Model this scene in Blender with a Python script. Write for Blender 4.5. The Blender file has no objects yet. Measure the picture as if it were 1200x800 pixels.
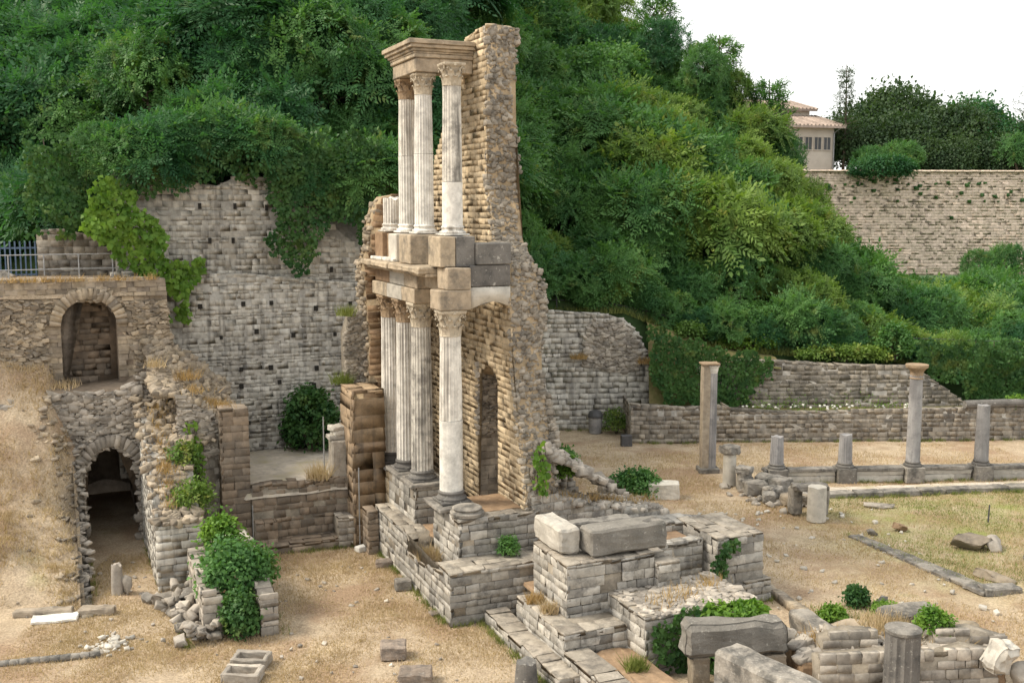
import bpy, bmesh, math, random
import numpy as np
from mathutils import Matrix, Vector, noise as mnoise

rng = np.random.default_rng(7)
random.seed(7)
scene = bpy.context.scene
COL = scene.collection
R_ = math.radians

# ---------------------------------------------------------------- camera
cam_data = bpy.data.cameras.new('camera')
cam_data.lens = 37.5
cam_data.sensor_width = 36.0
cam_data.clip_start = 0.2
cam_data.clip_end = 2000
cam = bpy.data.objects.new('camera', cam_data)
COL.objects.link(cam)
cam.location = (0, 0, 10.7)
cam.rotation_euler = (R_(90 - 7.0686), 0, 0)
scene.camera = cam

# ---------------------------------------------------------------- sky, sun, exposure
SUN_DIR = Vector((-0.86, -0.07, 0.9)).normalized()       # towards the sun
world = bpy.data.worlds.new('World')
scene.world = world
world.use_nodes = True
wn, wl = world.node_tree.nodes, world.node_tree.links
wn.clear()
sky = wn.new('ShaderNodeTexSky')
sky.sky_type = 'NISHITA'
sky.sun_disc = False
sky.sun_elevation = math.asin(SUN_DIR.z)
sky.sun_rotation = math.atan2(SUN_DIR.x, SUN_DIR.y)
sky.air_density = 1.0
sky.dust_density = 4.0
bg1 = wn.new('ShaderNodeBackground'); bg1.inputs['Strength'].default_value = 0.12
bg2 = wn.new('ShaderNodeBackground')                       # even white cloud layer over the blue
bg2.inputs['Color'].default_value = (1.0, 0.998, 0.965, 1)
bg2.inputs['Strength'].default_value = 1.0
mixs = wn.new('ShaderNodeMixShader'); mixs.inputs[0].default_value = 0.84
wout = wn.new('ShaderNodeOutputWorld')
wl.new(sky.outputs[0], bg1.inputs['Color'])
wl.new(bg1.outputs[0], mixs.inputs[1]); wl.new(bg2.outputs[0], mixs.inputs[2])
wl.new(mixs.outputs[0], wout.inputs['Surface'])

sd = bpy.data.lights.new('sun', 'SUN')
sd.energy = 2.8
sd.angle = R_(20)
sd.color = (1.0, 0.9, 0.74)
sun = bpy.data.objects.new('sun', sd)
COL.objects.link(sun)
sun.rotation_euler = (-SUN_DIR).to_track_quat('-Z', 'Y').to_euler()
sun.location = (-30, -10, 40)

scene.view_settings.view_transform = 'Standard'
scene.view_settings.look = 'None'
scene.view_settings.exposure = 0.58
scene.view_settings.gamma = 1.0
scene.view_settings.use_curve_mapping = False
scene.render.engine = 'CYCLES'
scene.cycles.use_denoising = True
scene.cycles.max_bounces = 5
scene.cycles.diffuse_bounces = 3
scene.cycles.transmission_bounces = 3
scene.cycles.transparent_max_bounces = 4
scene.cycles.caustics_reflective = False
scene.cycles.caustics_refractive = False

# ---------------------------------------------------------------- site grid of the theatre: a runs along the stage wall, b across it
OX, OY = -1.58, 26.39
UX, UY = -0.394, 0.919
RX, RY = 0.919, 0.394
def w(a, b, z=None):
    p = (OX + a*UX + b*RX, OY + a*UY + b*RY)
    return p if z is None else (p[0], p[1], z)

# ---------------------------------------------------------------- materials
def nodes_of(m):
    m.use_nodes = True
    nt = m.node_tree; nt.nodes.clear()
    return nt, nt.nodes, nt.links
def N(nt, kind, **kw):
    n = nt.nodes.new(kind)
    for k, v in kw.items():
        if isinstance(v, dict): continue
        setattr(n, k, v)
    return n
def math_node(nt, op, a, b=None, c=None):
    n = nt.nodes.new('ShaderNodeMath'); n.operation = op
    for i, v in enumerate((a, b, c)):
        if v is None: continue
        if isinstance(v, (int, float)): n.inputs[i].default_value = v
        else: nt.links.new(v, n.inputs[i])
    return n.outputs[0]
def mixc(nt, fac, a, b, blend='MIX'):
    n = nt.nodes.new('ShaderNodeMix'); n.data_type = 'RGBA'; n.blend_type = blend
    for s, v in ((n.inputs[0], fac), (n.inputs[6], a), (n.inputs[7], b)):
        if isinstance(v, (int, float)): s.default_value = v
        elif isinstance(v, tuple): s.default_value = (*v, 1) if len(v) == 3 else v
        else: nt.links.new(v, s)
    return n.outputs[2]
def ramp(nt, val, lo, hi, a=0.0, b=1.0):
    n = nt.nodes.new('ShaderNodeMapRange'); n.clamp = True
    for i, v in enumerate((val, lo, hi, a, b)):
        if isinstance(v, (int, float)): n.inputs[i].default_value = v
        else: nt.links.new(v, n.inputs[i])
    return n.outputs[0]
def noise_tex(nt, vec, scale, detail=6, rough=0.6):
    n = nt.nodes.new('ShaderNodeTexNoise')
    n.inputs['Scale'].default_value = scale; n.inputs['Detail'].default_value = detail
    n.inputs['Roughness'].default_value = rough
    nt.links.new(vec, n.inputs['Vector'])
    return n.outputs['Fac']
def piece_random(nt):
    oi = nt.nodes.new('ShaderNodeObjectInfo'); ge = nt.nodes.new('ShaderNodeNewGeometry')
    s = math_node(nt, 'ADD', oi.outputs['Random'], ge.outputs['Random Per Island'])
    return math_node(nt, 'FRACT', s), ge.outputs['Position']

def stone_mat(name, c1, c2, dark=(0.09, 0.085, 0.08), stain=0.5, stain_lo=0.5, stain_scale=1.3, bump=0.5, bump_scale=14,
              pale=0.25, spread=0.35, streak=0.0, streak_col=(0.1, 0.095, 0.09)):
    m = bpy.data.materials.new(name)
    nt, nn, ll = nodes_of(m)
    rnd, pos = piece_random(nt)
    col = mixc(nt, rnd, c1, c2)
    r2 = math_node(nt, 'FRACT', math_node(nt, 'MULTIPLY', rnd, 7.31))
    val = ramp(nt, r2, 0, 1, 1.0 - spread, 1.0 + spread)
    n1 = noise_tex(nt, pos, 4.0, 4, 0.65)
    v2 = ramp(nt, n1, 0.3, 0.7, 0.72, 1.22)
    v = math_node(nt, 'MULTIPLY', val, v2)
    comb = nn.new('ShaderNodeCombineColor')
    for i in range(3): ll.new(v, comb.inputs[i])
    col = mixc(nt, 1.0, col, comb.outputs[0], 'MULTIPLY')
    # dark lichen and soot with a shape of its own
    n2 = noise_tex(nt, pos, stain_scale, 6, 0.7)
    f = math_node(nt, 'MULTIPLY', ramp(nt, n2, stain_lo, stain_lo + 0.16), stain)
    col = mixc(nt, f, col, dark)
    # pale lichen freckles
    n3 = noise_tex(nt, pos, 9.0, 3, 0.75)
    f3 = math_node(nt, 'MULTIPLY', ramp(nt, n3, 0.6, 0.72), pale)
    col = mixc(nt, f3, col, (0.62, 0.6, 0.54))
    if streak > 0:                                          # vertical water streaks
        mp = nn.new('ShaderNodeMapping'); mp.inputs['Scale'].default_value = (1.6, 1.6, 0.12)
        ll.new(pos, mp.inputs['Vector'])
        n4 = noise_tex(nt, mp.outputs[0], 2.2, 3, 0.65)
        f4 = math_node(nt, 'MULTIPLY', ramp(nt, n4, 0.5, 0.66), streak)
        col = mixc(nt, f4, col, streak_col)
    bs = nn.new('ShaderNodeBsdfPrincipled')
    bs.inputs['Roughness'].default_value = 0.92
    bs.inputs['Specular IOR Level'].default_value = 0.15
    ll.new(col, bs.inputs['Base Color'])
    nb = noise_tex(nt, pos, bump_scale, 4, 0.7)
    bp = nn.new('ShaderNodeBump'); bp.inputs['Strength'].default_value = bump; bp.inputs['Distance'].default_value = 0.03
    ll.new(nb, bp.inputs['Height']); ll.new(bp.outputs[0], bs.inputs['Normal'])
    out = nn.new('ShaderNodeOutputMaterial'); ll.new(bs.outputs[0], out.inputs[0])
    return m

def leaf_mat(name, c1, c2, c3=None, trans=0.35, f3=0.0, patch=0.42):
    m = bpy.data.materials.new(name)
    nt, nn, ll = nodes_of(m)
    oi = nn.new('ShaderNodeObjectInfo'); ge = nn.new('ShaderNodeNewGeometry')
    pos = ge.outputs['Position']
    n1 = noise_tex(nt, pos, patch, 3, 0.55)
    t = math_node(nt, 'ADD', math_node(nt, 'MULTIPLY', oi.outputs['Random'], 0.22),
                  math_node(nt, 'ADD', math_node(nt, 'MULTIPLY', ramp(nt, n1, 0.34, 0.66), 0.58),
                            math_node(nt, 'MULTIPLY', ge.outputs['Random Per Island'], 0.3)))
    col = mixc(nt, ramp(nt, t, 0.15, 1.0), c1, c2)
    if c3 is not None:
        n2 = noise_tex(nt, pos, 1.1, 4, 0.6)
        f = math_node(nt, 'MULTIPLY', ramp(nt, n2, 0.58, 0.72), f3)
        col = mixc(nt, f, col, c3)
    d = nn.new('ShaderNodeBsdfPrincipled')
    d.inputs['Roughness'].default_value = 0.5
    d.inputs['Specular IOR Level'].default_value = 0.22
    tr = nn.new('ShaderNodeBsdfTranslucent')
    ll.new(col, d.inputs['Base Color'])
    ll.new(mixc(nt, 1.0, col, (1.25, 1.35, 0.6), 'MULTIPLY'), tr.inputs['Color'])
    mx = nn.new('ShaderNodeMixShader'); mx.inputs[0].default_value = trans
    ll.new(d.outputs[0], mx.inputs[1]); ll.new(tr.outputs[0], mx.inputs[2])
    out = nn.new('ShaderNodeOutputMaterial'); ll.new(mx.outputs[0], out.inputs[0])
    return m

def plain_mat(name, c, rough=0.7, metal=0.0, var=0.25, scale=6.0, bump=0.15):
    m = bpy.data.materials.new(name)
    nt, nn, ll = nodes_of(m)
    ge = nn.new('ShaderNodeNewGeometry')
    n1 = noise_tex(nt, ge.outputs['Position'], scale, 6, 0.6)
    dk = tuple(x*(1-var) for x in c); lt = tuple(min(1, x*(1+var)) for x in c)
    col = mixc(nt, ramp(nt, n1, 0.3, 0.7), dk, lt)
    bs = nn.new('ShaderNodeBsdfPrincipled')
    bs.inputs['Roughness'].default_value = rough; bs.inputs['Metallic'].default_value = metal
    bs.inputs['Specular IOR Level'].default_value = 0.25
    ll.new(col, bs.inputs['Base Color'])
    nb = noise_tex(nt, ge.outputs['Position'], scale*4, 5, 0.6)
    bp = nn.new('ShaderNodeBump'); bp.inputs['Strength'].default_value = bump; bp.inputs['Distance'].default_value = 0.02
    ll.new(nb, bp.inputs['Height']); ll.new(bp.outputs[0], bs.inputs['Normal'])
    out = nn.new('ShaderNodeOutputMaterial'); ll.new(bs.outputs[0], out.inputs[0])
    return m

M = {}
M['podium'] = stone_mat('podium_stone', (0.45, 0.42, 0.37), (0.31, 0.295, 0.27), stain=0.72, stain_lo=0.5, stain_scale=2.2, spread=0.34, bump=0.9, bump_scale=18)
M['podtop'] = stone_mat('worn_ledge_stone', (0.42, 0.375, 0.31), (0.34, 0.30, 0.25), stain=0.6, stain_lo=0.48, stain_scale=2.5, spread=0.22, bump=1.0, bump_scale=16)
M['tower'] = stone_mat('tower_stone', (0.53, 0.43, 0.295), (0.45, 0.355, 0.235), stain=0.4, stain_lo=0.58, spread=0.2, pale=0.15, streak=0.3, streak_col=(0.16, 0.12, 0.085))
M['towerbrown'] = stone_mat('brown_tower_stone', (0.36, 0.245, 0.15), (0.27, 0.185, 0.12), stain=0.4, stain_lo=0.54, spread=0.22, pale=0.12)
M['rubble'] = stone_mat('rubble_stone', (0.44, 0.395, 0.335), (0.30, 0.27, 0.235), stain=0.5, stain_lo=0.5, spread=0.3, pale=0.3)
M['coredark'] = stone_mat('wall_core_stone', (0.36, 0.32, 0.265), (0.24, 0.215, 0.18), stain=0.5, stain_lo=0.5, spread=0.3, pale=0.2, bump=0.9)
M['rubblewarm'] = stone_mat('warm_rubble_stone', (0.40, 0.33, 0.24), (0.27, 0.23, 0.185), stain=0.5, stain_lo=0.5, spread=0.3, pale=0.25)
M['backwall'] = stone_mat('grey_wall_stone', (0.55, 0.525, 0.47), (0.46, 0.435, 0.39), stain=0.42, stain_lo=0.52, stain_scale=0.55, spread=0.13, pale=0.3, streak=0.55)
M['lowwall'] = stone_mat('street_wall_stone', (0.36, 0.315, 0.255), (0.28, 0.25, 0.21), stain=0.55, stain_lo=0.48, stain_scale=0.7, spread=0.22, pale=0.3, streak=0.5)
M['brownwall'] = stone_mat('brown_wall_stone', (0.30, 0.235, 0.175), (0.21, 0.175, 0.14), stain=0.45, stain_lo=0.5, spread=0.25, pale=0.1)
M['grey'] = stone_mat('grey_limestone', (0.30, 0.275, 0.24), (0.215, 0.2, 0.18), dark=(0.06, 0.06, 0.058), stain=0.75, stain_lo=0.46, stain_scale=1.8, spread=0.15, pale=0.4, bump=0.7, bump_scale=9)
M['darkgrey'] = stone_mat('dark_grey_stone', (0.21, 0.20, 0.185), (0.16, 0.15, 0.14), dark=(0.05, 0.05, 0.05), stain=0.7, stain_lo=0.46, stain_scale=2.0, spread=0.12, pale=0.5, bump=0.6)
M['palestone'] = stone_mat('pale_stone', (0.55, 0.52, 0.46), (0.45, 0.42, 0.37), stain=0.45, stain_lo=0.52, stain_scale=2.0, spread=0.15, pale=0.3)
M['marble'] = stone_mat('weathered_marble', (0.78, 0.75, 0.69), (0.70, 0.67, 0.61), dark=(0.2, 0.19, 0.17), stain=0.55, stain_lo=0.53, stain_scale=2.5, spread=0.06, pale=0.3, bump=0.35, streak=0.75, streak_col=(0.22, 0.2, 0.175))
M['marbleclean'] = stone_mat('clean_marble', (0.75, 0.73, 0.68), (0.71, 0.69, 0.64), stain=0.35, stain_lo=0.54, spread=0.04, bump=0.15, streak=0.2, streak_col=(0.4, 0.38, 0.35))
M['marbledark'] = stone_mat('grey_streaked_marble', (0.64, 0.61, 0.55), (0.56, 0.53, 0.47), dark=(0.14, 0.13, 0.12), stain=0.7, stain_lo=0.47, stain_scale=2.5, spread=0.08, pale=0.3, streak=0.85, streak_col=(0.13, 0.125, 0.115))
M['capital'] = stone_mat('carved_capital_stone', (0.60, 0.53, 0.42), (0.5, 0.43, 0.33), dark=(0.13, 0.11, 0.09), stain=0.65, stain_lo=0.48, stain_scale=4, spread=0.1, bump=0.5, bump_scale=20)
M['capitalbrown'] = stone_mat('brown_capital_stone', (0.42, 0.31, 0.20), (0.33, 0.24, 0.16), dark=(0.1, 0.08, 0.06), stain=0.6, stain_lo=0.48, stain_scale=4, spread=0.1, bump=0.5, bump_scale=20)
M['cornice'] = stone_mat('cornice_stone', (0.45, 0.37, 0.27), (0.38, 0.31, 0.23), dark=(0.1, 0.095, 0.085), stain=0.65, stain_lo=0.48, stain_scale=1.6, spread=0.1)
M['mortar'] = stone_mat('lime_mortar', (0.31, 0.27, 0.215), (0.28, 0.245, 0.2), stain=0.5, stain_lo=0.5, spread=0.1, bump=0.8)
M['mortartower'] = stone_mat('tower_mortar', (0.40, 0.31, 0.20), (0.37, 0.285, 0.185), stain=0.4, stain_lo=0.52, spread=0.1, bump=0.6)
M['mortargrey'] = stone_mat('grey_mortar', (0.43, 0.405, 0.36), (0.40, 0.375, 0.335), stain=0.5, stain_lo=0.5, spread=0.1, bump=0.7)
M['citywall'] = stone_mat('city_wall_stone', (0.72, 0.585, 0.475), (0.68, 0.555, 0.445), dark=(0.36, 0.29, 0.22), stain=0.45, stain_lo=0.54, stain_scale=0.6, spread=0.05, pale=0.15, bump=0.7, bump_scale=3)
M['soil'] = stone_mat('red_brown_soil', (0.31, 0.215, 0.135), (0.29, 0.2, 0.13), dark=(0.2, 0.14, 0.09), stain=0.5, stain_lo=0.5, spread=0.05, pale=0.2, bump=0.6)
# ---------------------------------------------------------------- object helpers
def root_of(o):
    while o.parent is not None: o = o.parent
    return o
def thing(name, label, cat, loc=(0, 0, 0), group=None):
    o = bpy.data.objects.new(name, None)
    o.empty_display_size = 0.3
    COL.objects.link(o); o.location = loc
    o['label'] = label; o['category'] = cat
    if group: o['group'] = group
    return o
def tag(o, label, cat, group=None):
    o['label'] = label; o['category'] = cat
    if group: o['group'] = group
    return o
def mesh_data(name, verts, faces, mat, smooth=False):
    me = bpy.data.meshes.new(name)
    v = np.asarray(verts, dtype=np.float32).reshape(-1, 3)
    if isinstance(faces, np.ndarray):
        k = faces.shape[1]; nf = faces.shape[0]
        me.vertices.add(len(v)); me.vertices.foreach_set('co', v.ravel())
        me.loops.add(nf*k); me.loops.foreach_set('vertex_index', faces.ravel().astype(np.int32))
        me.polygons.add(nf)
        me.polygons.foreach_set('loop_start', np.arange(0, nf*k, k, dtype=np.int32))
        me.polygons.foreach_set('loop_total', np.full(nf, k, dtype=np.int32))
        me.update(calc_edges=True)
    else:
        me.from_pydata(v.tolist(), [], [tuple(f) for f in faces])
        me.update()
    if mat is not None: me.materials.append(M[mat] if isinstance(mat, str) else mat)
    if smooth: me.shade_smooth()
    return me
def mk(name, verts, faces, mat, parent=None, smooth=False, loc=None):
    """one mesh object; verts in world space, stored relative to the thing's base"""
    v = np.asarray(verts, dtype=np.float64).reshape(-1, 3)
    if parent is not None: org = np.array(root_of(parent).location)
    elif loc is not None: org = np.array(loc, dtype=float)
    else: org = np.zeros(3)
    o = bpy.data.objects.new(name, mesh_data(name, v - org, faces, mat, smooth))
    COL.objects.link(o)
    if parent is not None: o.parent = parent
    else: o.location = tuple(org)
    return o

# ---------------------------------------------------------------- stone pieces
def block_variant(seed):
    r = np.random.default_rng(seed)
    vs = []
    for y, ins in ((-0.5, 0.0), (0.42, 0.0), (0.5, 0.022)):
        for x, z in ((-.5, -.5), (.5, -.5), (.5, .5), (-.5, .5)):
            jx, jz = r.uniform(-.06, .06, 2)
            vs.append((x*(1-ins*r.uniform(.5, 1.2)) + jx, y + (r.uniform(-.1, .08) if y > .4 else 0), z*(1-ins*1.6*r.uniform(.5, 1.2)) + jz))
    fs = [(3, 2, 1, 0)]
    for k in (0, 4):
        for i in range(4):
            j = (i+1) % 4
            fs.append((k+i, k+j, k+4+j, k+4+i))
    fs.append((8, 9, 10, 11))
    # outward = +y, so flip to have normals outside
    return np.array(vs), np.array([f[::-1] for f in fs])
def ico(sub):
    bm = bmesh.new(); bmesh.ops.create_icosphere(bm, subdivisions=sub, radius=0.5)
    bm.verts.ensure_lookup_table()
    v = np.array([x.co[:] for x in bm.verts]); f = np.array([[y.index for y in x.verts] for x in bm.faces])
    bm.free(); return v, f
ICO1, ICO2, ICO3 = ico(1), ico(2), ico(3)
def rock_variant(seed, base=ICO1, amp=0.22):
    r = np.random.default_rng(seed)
    v = base[0].copy()
    for _ in range(5):                                      # broken flat faces
        n = r.normal(size=3); n /= np.linalg.norm(n)
        d = r.uniform(.26, .42)
        s = v @ n
        v -= np.outer(np.maximum(0, s - d), n)
    v *= 1 + r.uniform(-amp, amp, size=(len(v), 1))
    return v, base[1]
BLOCKS = [block_variant(s) for s in range(14)]
def shard_variant(seed):
    r = np.random.default_rng(seed)
    bm = bmesh.new(); bmesh.ops.create_cube(bm, size=.92)
    for v in bm.verts: v.co += Vector(r.uniform(-.2, .2, 3))
    bmesh.ops.bevel(bm, geom=bm.edges[:], offset=.07, segments=1, affect='EDGES')
    bmesh.ops.triangulate(bm, faces=bm.faces[:])
    bm.verts.index_update()
    v = np.array([x.co[:] for x in bm.verts]); f = np.array([[y.index for y in x.verts] for x in bm.faces]); bm.free()
    return v, f
ROCKS = [shard_variant(100+s) for s in range(12)]
BOULD = [rock_variant(200+s, ICO2, 0.07) for s in range(8)]
KINDS = {'block': BLOCKS, 'rock': ROCKS, 'bould': BOULD}
_vm = {}
def variant_mesh(kind, i, mat):
    key = (kind, i, mat)
    if key not in _vm:
        v, f = KINDS[kind][i]
        _vm[key] = mesh_data('stone', v, f, mat)
    return _vm[key]

class Pile:
    """collects placed pieces; builds them as single objects (parts) or joined as one stuff part"""
    def __init__(self, mat): self.mat = mat; self.items = []
    def add(self, kind, i, loc, rot3, scale): self.items.append((kind, i, np.array(loc, float), rot3, np.array(scale, float)))
    def singles(self, name, parent, limit=300):
        org = np.array(root_of(parent).location)
        items = self.items
        if len(items) > limit:
            d = [-(it[4][0]*it[4][2])/((it[2][0]**2 + it[2][1]**2)) for it in items]
            order = np.argsort(d)
            rest = [items[k] for k in order[limit:]]
            items = [items[k] for k in order[:limit]]
            p = Pile(self.mat); p.items = rest; p.joined(name + '_fill', parent)
        for kind, i, loc, rot, sc in items:
            o = bpy.data.objects.new(name, variant_mesh(kind, i, self.mat))
            m = np.eye(4); m[:3, :3] = rot * sc[None, :]; m[:3, 3] = loc - org
            o.matrix_basis = Matrix(m.tolist())
            COL.objects.link(o); o.parent = parent
    def joined(self, name, parent, kind='stuff', smooth=False):
        if not self.items: return None
        V = []; F = {3: [], 4: []}; n = 0
        for k, i, loc, rot, sc in self.items:
            v, f = KINDS[k][i]
            V.append((v * sc) @ rot.T + loc); F[f.shape[1]].append(f + n); n += len(v)
        faces = []
        if F[3] and not F[4]: faces = np.concatenate(F[3])
        elif F[4] and not F[3]: faces = np.concatenate(F[4])
        else: faces = [tuple(x) for a in F[3] + F[4] for x in a]
        o = mk(name, np.concatenate(V), faces, self.mat, parent, smooth)
        if kind: o['kind'] = kind
        return o

def basis(dx, dy, nx, ny):
    # columns: along, outward, up
    return np.array([[dx, nx, 0], [dy, ny, 0], [0, 0, 1.0]])
def rot_rand(r, tilt=1.0):
    q = r.normal(size=4); q /= np.linalg.norm(q)
    a, b, c, d = q
    return np.array([[a*a+b*b-c*c-d*d, 2*(b*c-a*d), 2*(b*d+a*c)], [2*(b*c+a*d), a*a-b*b+c*c-d*d, 2*(c*d-a*b)], [2*(b*d-a*c), 2*(c*d+a*b), a*a-b*b-c*c+d*d]])
def rotz(a):
    c, s = math.cos(a), math.sin(a); return np.array([[c, -s, 0], [s, c, 0], [0, 0, 1.0]])
def small_rot(r, amp):
    rx, ry, rz = r.uniform(-amp, amp, 3)
    return rotz(rz) @ np.array([[1, 0, 0], [0, math.cos(rx), -math.sin(rx)], [0, math.sin(rx), math.cos(rx)]]) @ np.array([[math.cos(ry), 0, math.sin(ry)], [0, 1, 0], [-math.sin(ry), 0, math.cos(ry)]])

def flat_rot(): return rotz(random.uniform(0, 6.28)) @ small_rot(rng, .4)
def spans(poly, z):
    xs = []
    for (x0, z0), (x1, z1) in zip(poly, poly[1:] + poly[:1]):
        if (z0 <= z) != (z1 <= z): xs.append(x0 + (z - z0)/(z1 - z0)*(x1 - x0))
    xs.sort()
    return list(zip(xs[::2], xs[1::2]))
def inside(poly, t, z):
    return any(a <= t <= b for a, b in spans(poly, z))

def lay(pile, p0, p1, poly, course=0.2, lens=(0.3, 0.55), depth=0.09, joint=0.014, rough=0.011, crook=0.02, holes=(), vary=0.28, rot=0.022, worn=1):
    """courses of cut stone over a wall face; poly is (metres from p0, height); the face looks to the right of p0->p1"""
    dx, dy = p1[0]-p0[0], p1[1]-p0[1]; L = math.hypot(dx, dy); dx /= L; dy /= L
    nx, ny = dy, -dx
    B = basis(dx, dy, nx, ny)
    zs = [q[1] for q in poly]; z = min(zs); zt = max(zs)
    while z < zt - 0.04:
        h = course*random.uniform(1-vary, 1+vary)
        if z + h > zt: h = zt - z
        zm = z + h/2
        for (a, b) in spans(poly, zm):
            t = a
            while t < b - 0.02:
                l = random.uniform(*lens)
                if b - t < l*1.4: l = b - t
                if not any(hx0 < t + l/2 < hx1 and hz0 < zm < hz1 for hx0, hx1, hz0, hz1 in holes):
                    out = random.uniform(-rough, rough) - (.02*worn if random.random() < .12 else 0)
                    if random.random() < .025*worn: t += l; continue
                    c = (p0[0] + dx*(t+l/2) + nx*(out - depth/2), p0[1] + dy*(t+l/2) + ny*(out - depth/2), zm + random.uniform(-crook, crook)*0.4)
                    pile.add('block', random.randrange(len(BLOCKS)), c, B @ small_rot(rng, rot), (max(.03, l - joint), depth, max(.03, h - joint*0.8)))
                t += l
        z += h
def prism(name, p0, p1, poly, thick, mat, parent, recess=0.024):
    """solid wall core: the outline poly set back from the stone faces and carried through the wall's thickness"""
    dx, dy = p1[0]-p0[0], p1[1]-p0[1]; L = math.hypot(dx, dy); dx /= L; dy /= L
    nx, ny = dy, -dx
    bm = bmesh.new()
    fr, bk = [], []
    for t, z in poly:
        fr.append(bm.verts.new((p0[0]+dx*t-nx*recess, p0[1]+dy*t-ny*recess, z)))
        bk.append(bm.verts.new((p0[0]+dx*t-nx*thick, p0[1]+dy*t-ny*thick, z)))
    bm.faces.new(fr); bm.faces.new(bk[::-1])
    n = len(fr)
    for i in range(n):
        j = (i+1) % n
        bm.faces.new((fr[i], bk[i], bk[j], fr[j]))
    bmesh.ops.triangulate(bm, faces=bm.faces[:])
    bmesh.ops.recalc_face_normals(bm, faces=bm.faces[:])
    bm.verts.ensure_lookup_table(); bm.verts.index_update()
    v = [x.co[:] for x in bm.verts]; f = np.array([[y.index for y in x.verts] for x in bm.faces])
    bm.free()
    return mk(name, v, f, mat, parent)
def cope(pile, p0, p1, poly, thick, rows=2, lens=(0.3, 0.6), h=0.1, rough=0.02, skip=0.0):
    """stones bedded flat along the broken top of a wall"""
    dx, dy = p1[0]-p0[0], p1[1]-p0[1]; L = math.hypot(dx, dy); dx /= L; dy /= L
    nx, ny = dy, -dx
    ts = [q[0] for q in poly]
    def top(t):
        best = None
        for (x0, z0), (x1, z1) in zip(poly, poly[1:] + poly[:1]):
            if min(x0, x1) <= t <= max(x0, x1) and abs(x1-x0) > 1e-6:
                zz = z0 + (t-x0)/(x1-x0)*(z1-z0); best = zz if best is None else max(best, zz)
        return best
    rw = thick/rows
    for k in range(rows):
        t = min(ts)
        while t < max(ts) - .05:
            l = min(random.uniform(*lens), max(ts)-t)
            zt = top(t+l/2)
            if zt is not None and random.random() >= skip and l > .06:
                s = (top(min(t+l, max(ts)-.001)) or zt) - (top(t+.001) or zt)
                ang = max(-.5, min(.5, math.atan2(s, l)))
                # stone's outward axis points up
                al = np.array([dx*math.cos(ang), dy*math.cos(ang), math.sin(ang)]); up = np.array([-dx*math.sin(ang), -dy*math.sin(ang), math.cos(ang)])
                ac = np.cross(al, up)
                Bm = np.stack([al, up, ac], axis=1)
                off = rw*(k+.5) 
                c = np.array([p0[0]+dx*(t+l/2)-nx*off, p0[1]+dy*(t+l/2)-ny*off, zt + random.uniform(-rough, rough) - h*.2])
                pile.add('block', random.randrange(len(BLOCKS)), c, Bm @ small_rot(rng, .03), (l-.02, h, rw-.02))
            t += l
def rubble_face(pile, p0, p1, poly, size=(0.12, 0.3), fill=1.0, out=0.03, depth_jit=0.06, flat=0.8):
    """undressed broken stones covering a face"""
    dx, dy = p1[0]-p0[0], p1[1]-p0[1]; L = math.hypot(dx, dy); dx /= L; dy /= L
    nx, ny = dy, -dx; B = basis(dx, dy, nx, ny)
    zs = [q[1] for q in poly]; z = min(zs); zt = max(zs); s = (size[0]+size[1])/2
    while z < zt:
        for a, b in spans(poly, min(z + s*.3, zt-.01)):
            t = a
            while t < b:
                d = size[0]*.55 + (size[1]-size[0]*.55)*random.random()**1.8
                if random.random() < fill:
                    o = random.uniform(-depth_jit, depth_jit)*.7 + out - d*.5
                    pile.add('rock', random.randrange(len(ROCKS)), (p0[0]+dx*t+nx*o, p0[1]+dy*t+ny*o, z+random.uniform(-.04, .04)), B @ small_rot(rng, .35), (d*random.uniform(1.1, 1.9), d*1.2, d*random.uniform(.55, .95)))
                t += d*.9
        z += s*.42
def scatter(pile, pts, size=(0.1, 0.3), kind='rock', squash=0.7, sink=0.25):
    n = len(KINDS[kind])
    for x, y, z in pts:
        d = random.uniform(*size)
        pile.add(kind, random.randrange(n), (x, y, z + d*squash*(.5-sink)), rotz(random.uniform(0, 6.28)) @ small_rot(rng, .5), (d*random.uniform(.9, 1.4), d*random.uniform(.8, 1.1), d*squash))
def rect(a0, a1, z0, z1): return [(a0, z0), (a1, z0), (a1, z1), (a0, z1)]

# faces on the site grid: side_face looks to -b (the orchestra), end_face looks to -a
def side_poly(a_far, poly): return [(a_far - a, z) for a, z in poly]
def side_line(a_far, a_near, b): return w(a_far, b), w(a_near, b)
def end_line(a, b0, b1): return w(a, b0), w(a, b1)

def stone_block(parent, name, a0, a1, b0, b1, z0, z1, mat, mort, side=None, end=None, course=.21, lens=(.3, .55), top='cope', single=True, topmat=None, part=True, joint=.02):
    """a masonry box on the grid with stones on its side, end and top; returns the part"""
    sp = side or [(a1, z0), (a0, z0), (a0, z1), (a1, z1)]
    zt = max(q[1] for q in sp)
    core = prism(name, *side_line(a1, a0, b0), side_poly(a1, [(max(a, a0+.05), z - (.03 if top and z > z0+.3 else 0)) for a, z in sp]), b1-b0, mort, parent)
    pl = Pile(mat)
    lay(pl, *side_line(a1, a0, b0), side_poly(a1, sp), course, lens, joint=joint)
    ep = end or [(b0, z0), (b1, z0), (b1, z1), (b0, z1)]
    lay(pl, *end_line(a0, b0, b1), [(b-b0, z) for b, z in ep], course, lens, joint=joint)
    if top == 'cope':
        pt = Pile('podtop' if mat == 'podium' else mat)
        cope(pt, *side_line(a1, a0, b0), side_poly(a1, sp), b1-b0, rows=max(1, round((b1-b0)/.42)), lens=(lens[0]*.8, lens[1]*1.4))
        (pt.singles('stone', core if parent.parent is None else parent) if single else pt.joined('coping', core if parent.parent is None else parent))
    holder = core if parent.parent is None else parent
    (pl.singles('stone', holder) if single else pl.joined('stones', holder))
    return core

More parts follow.
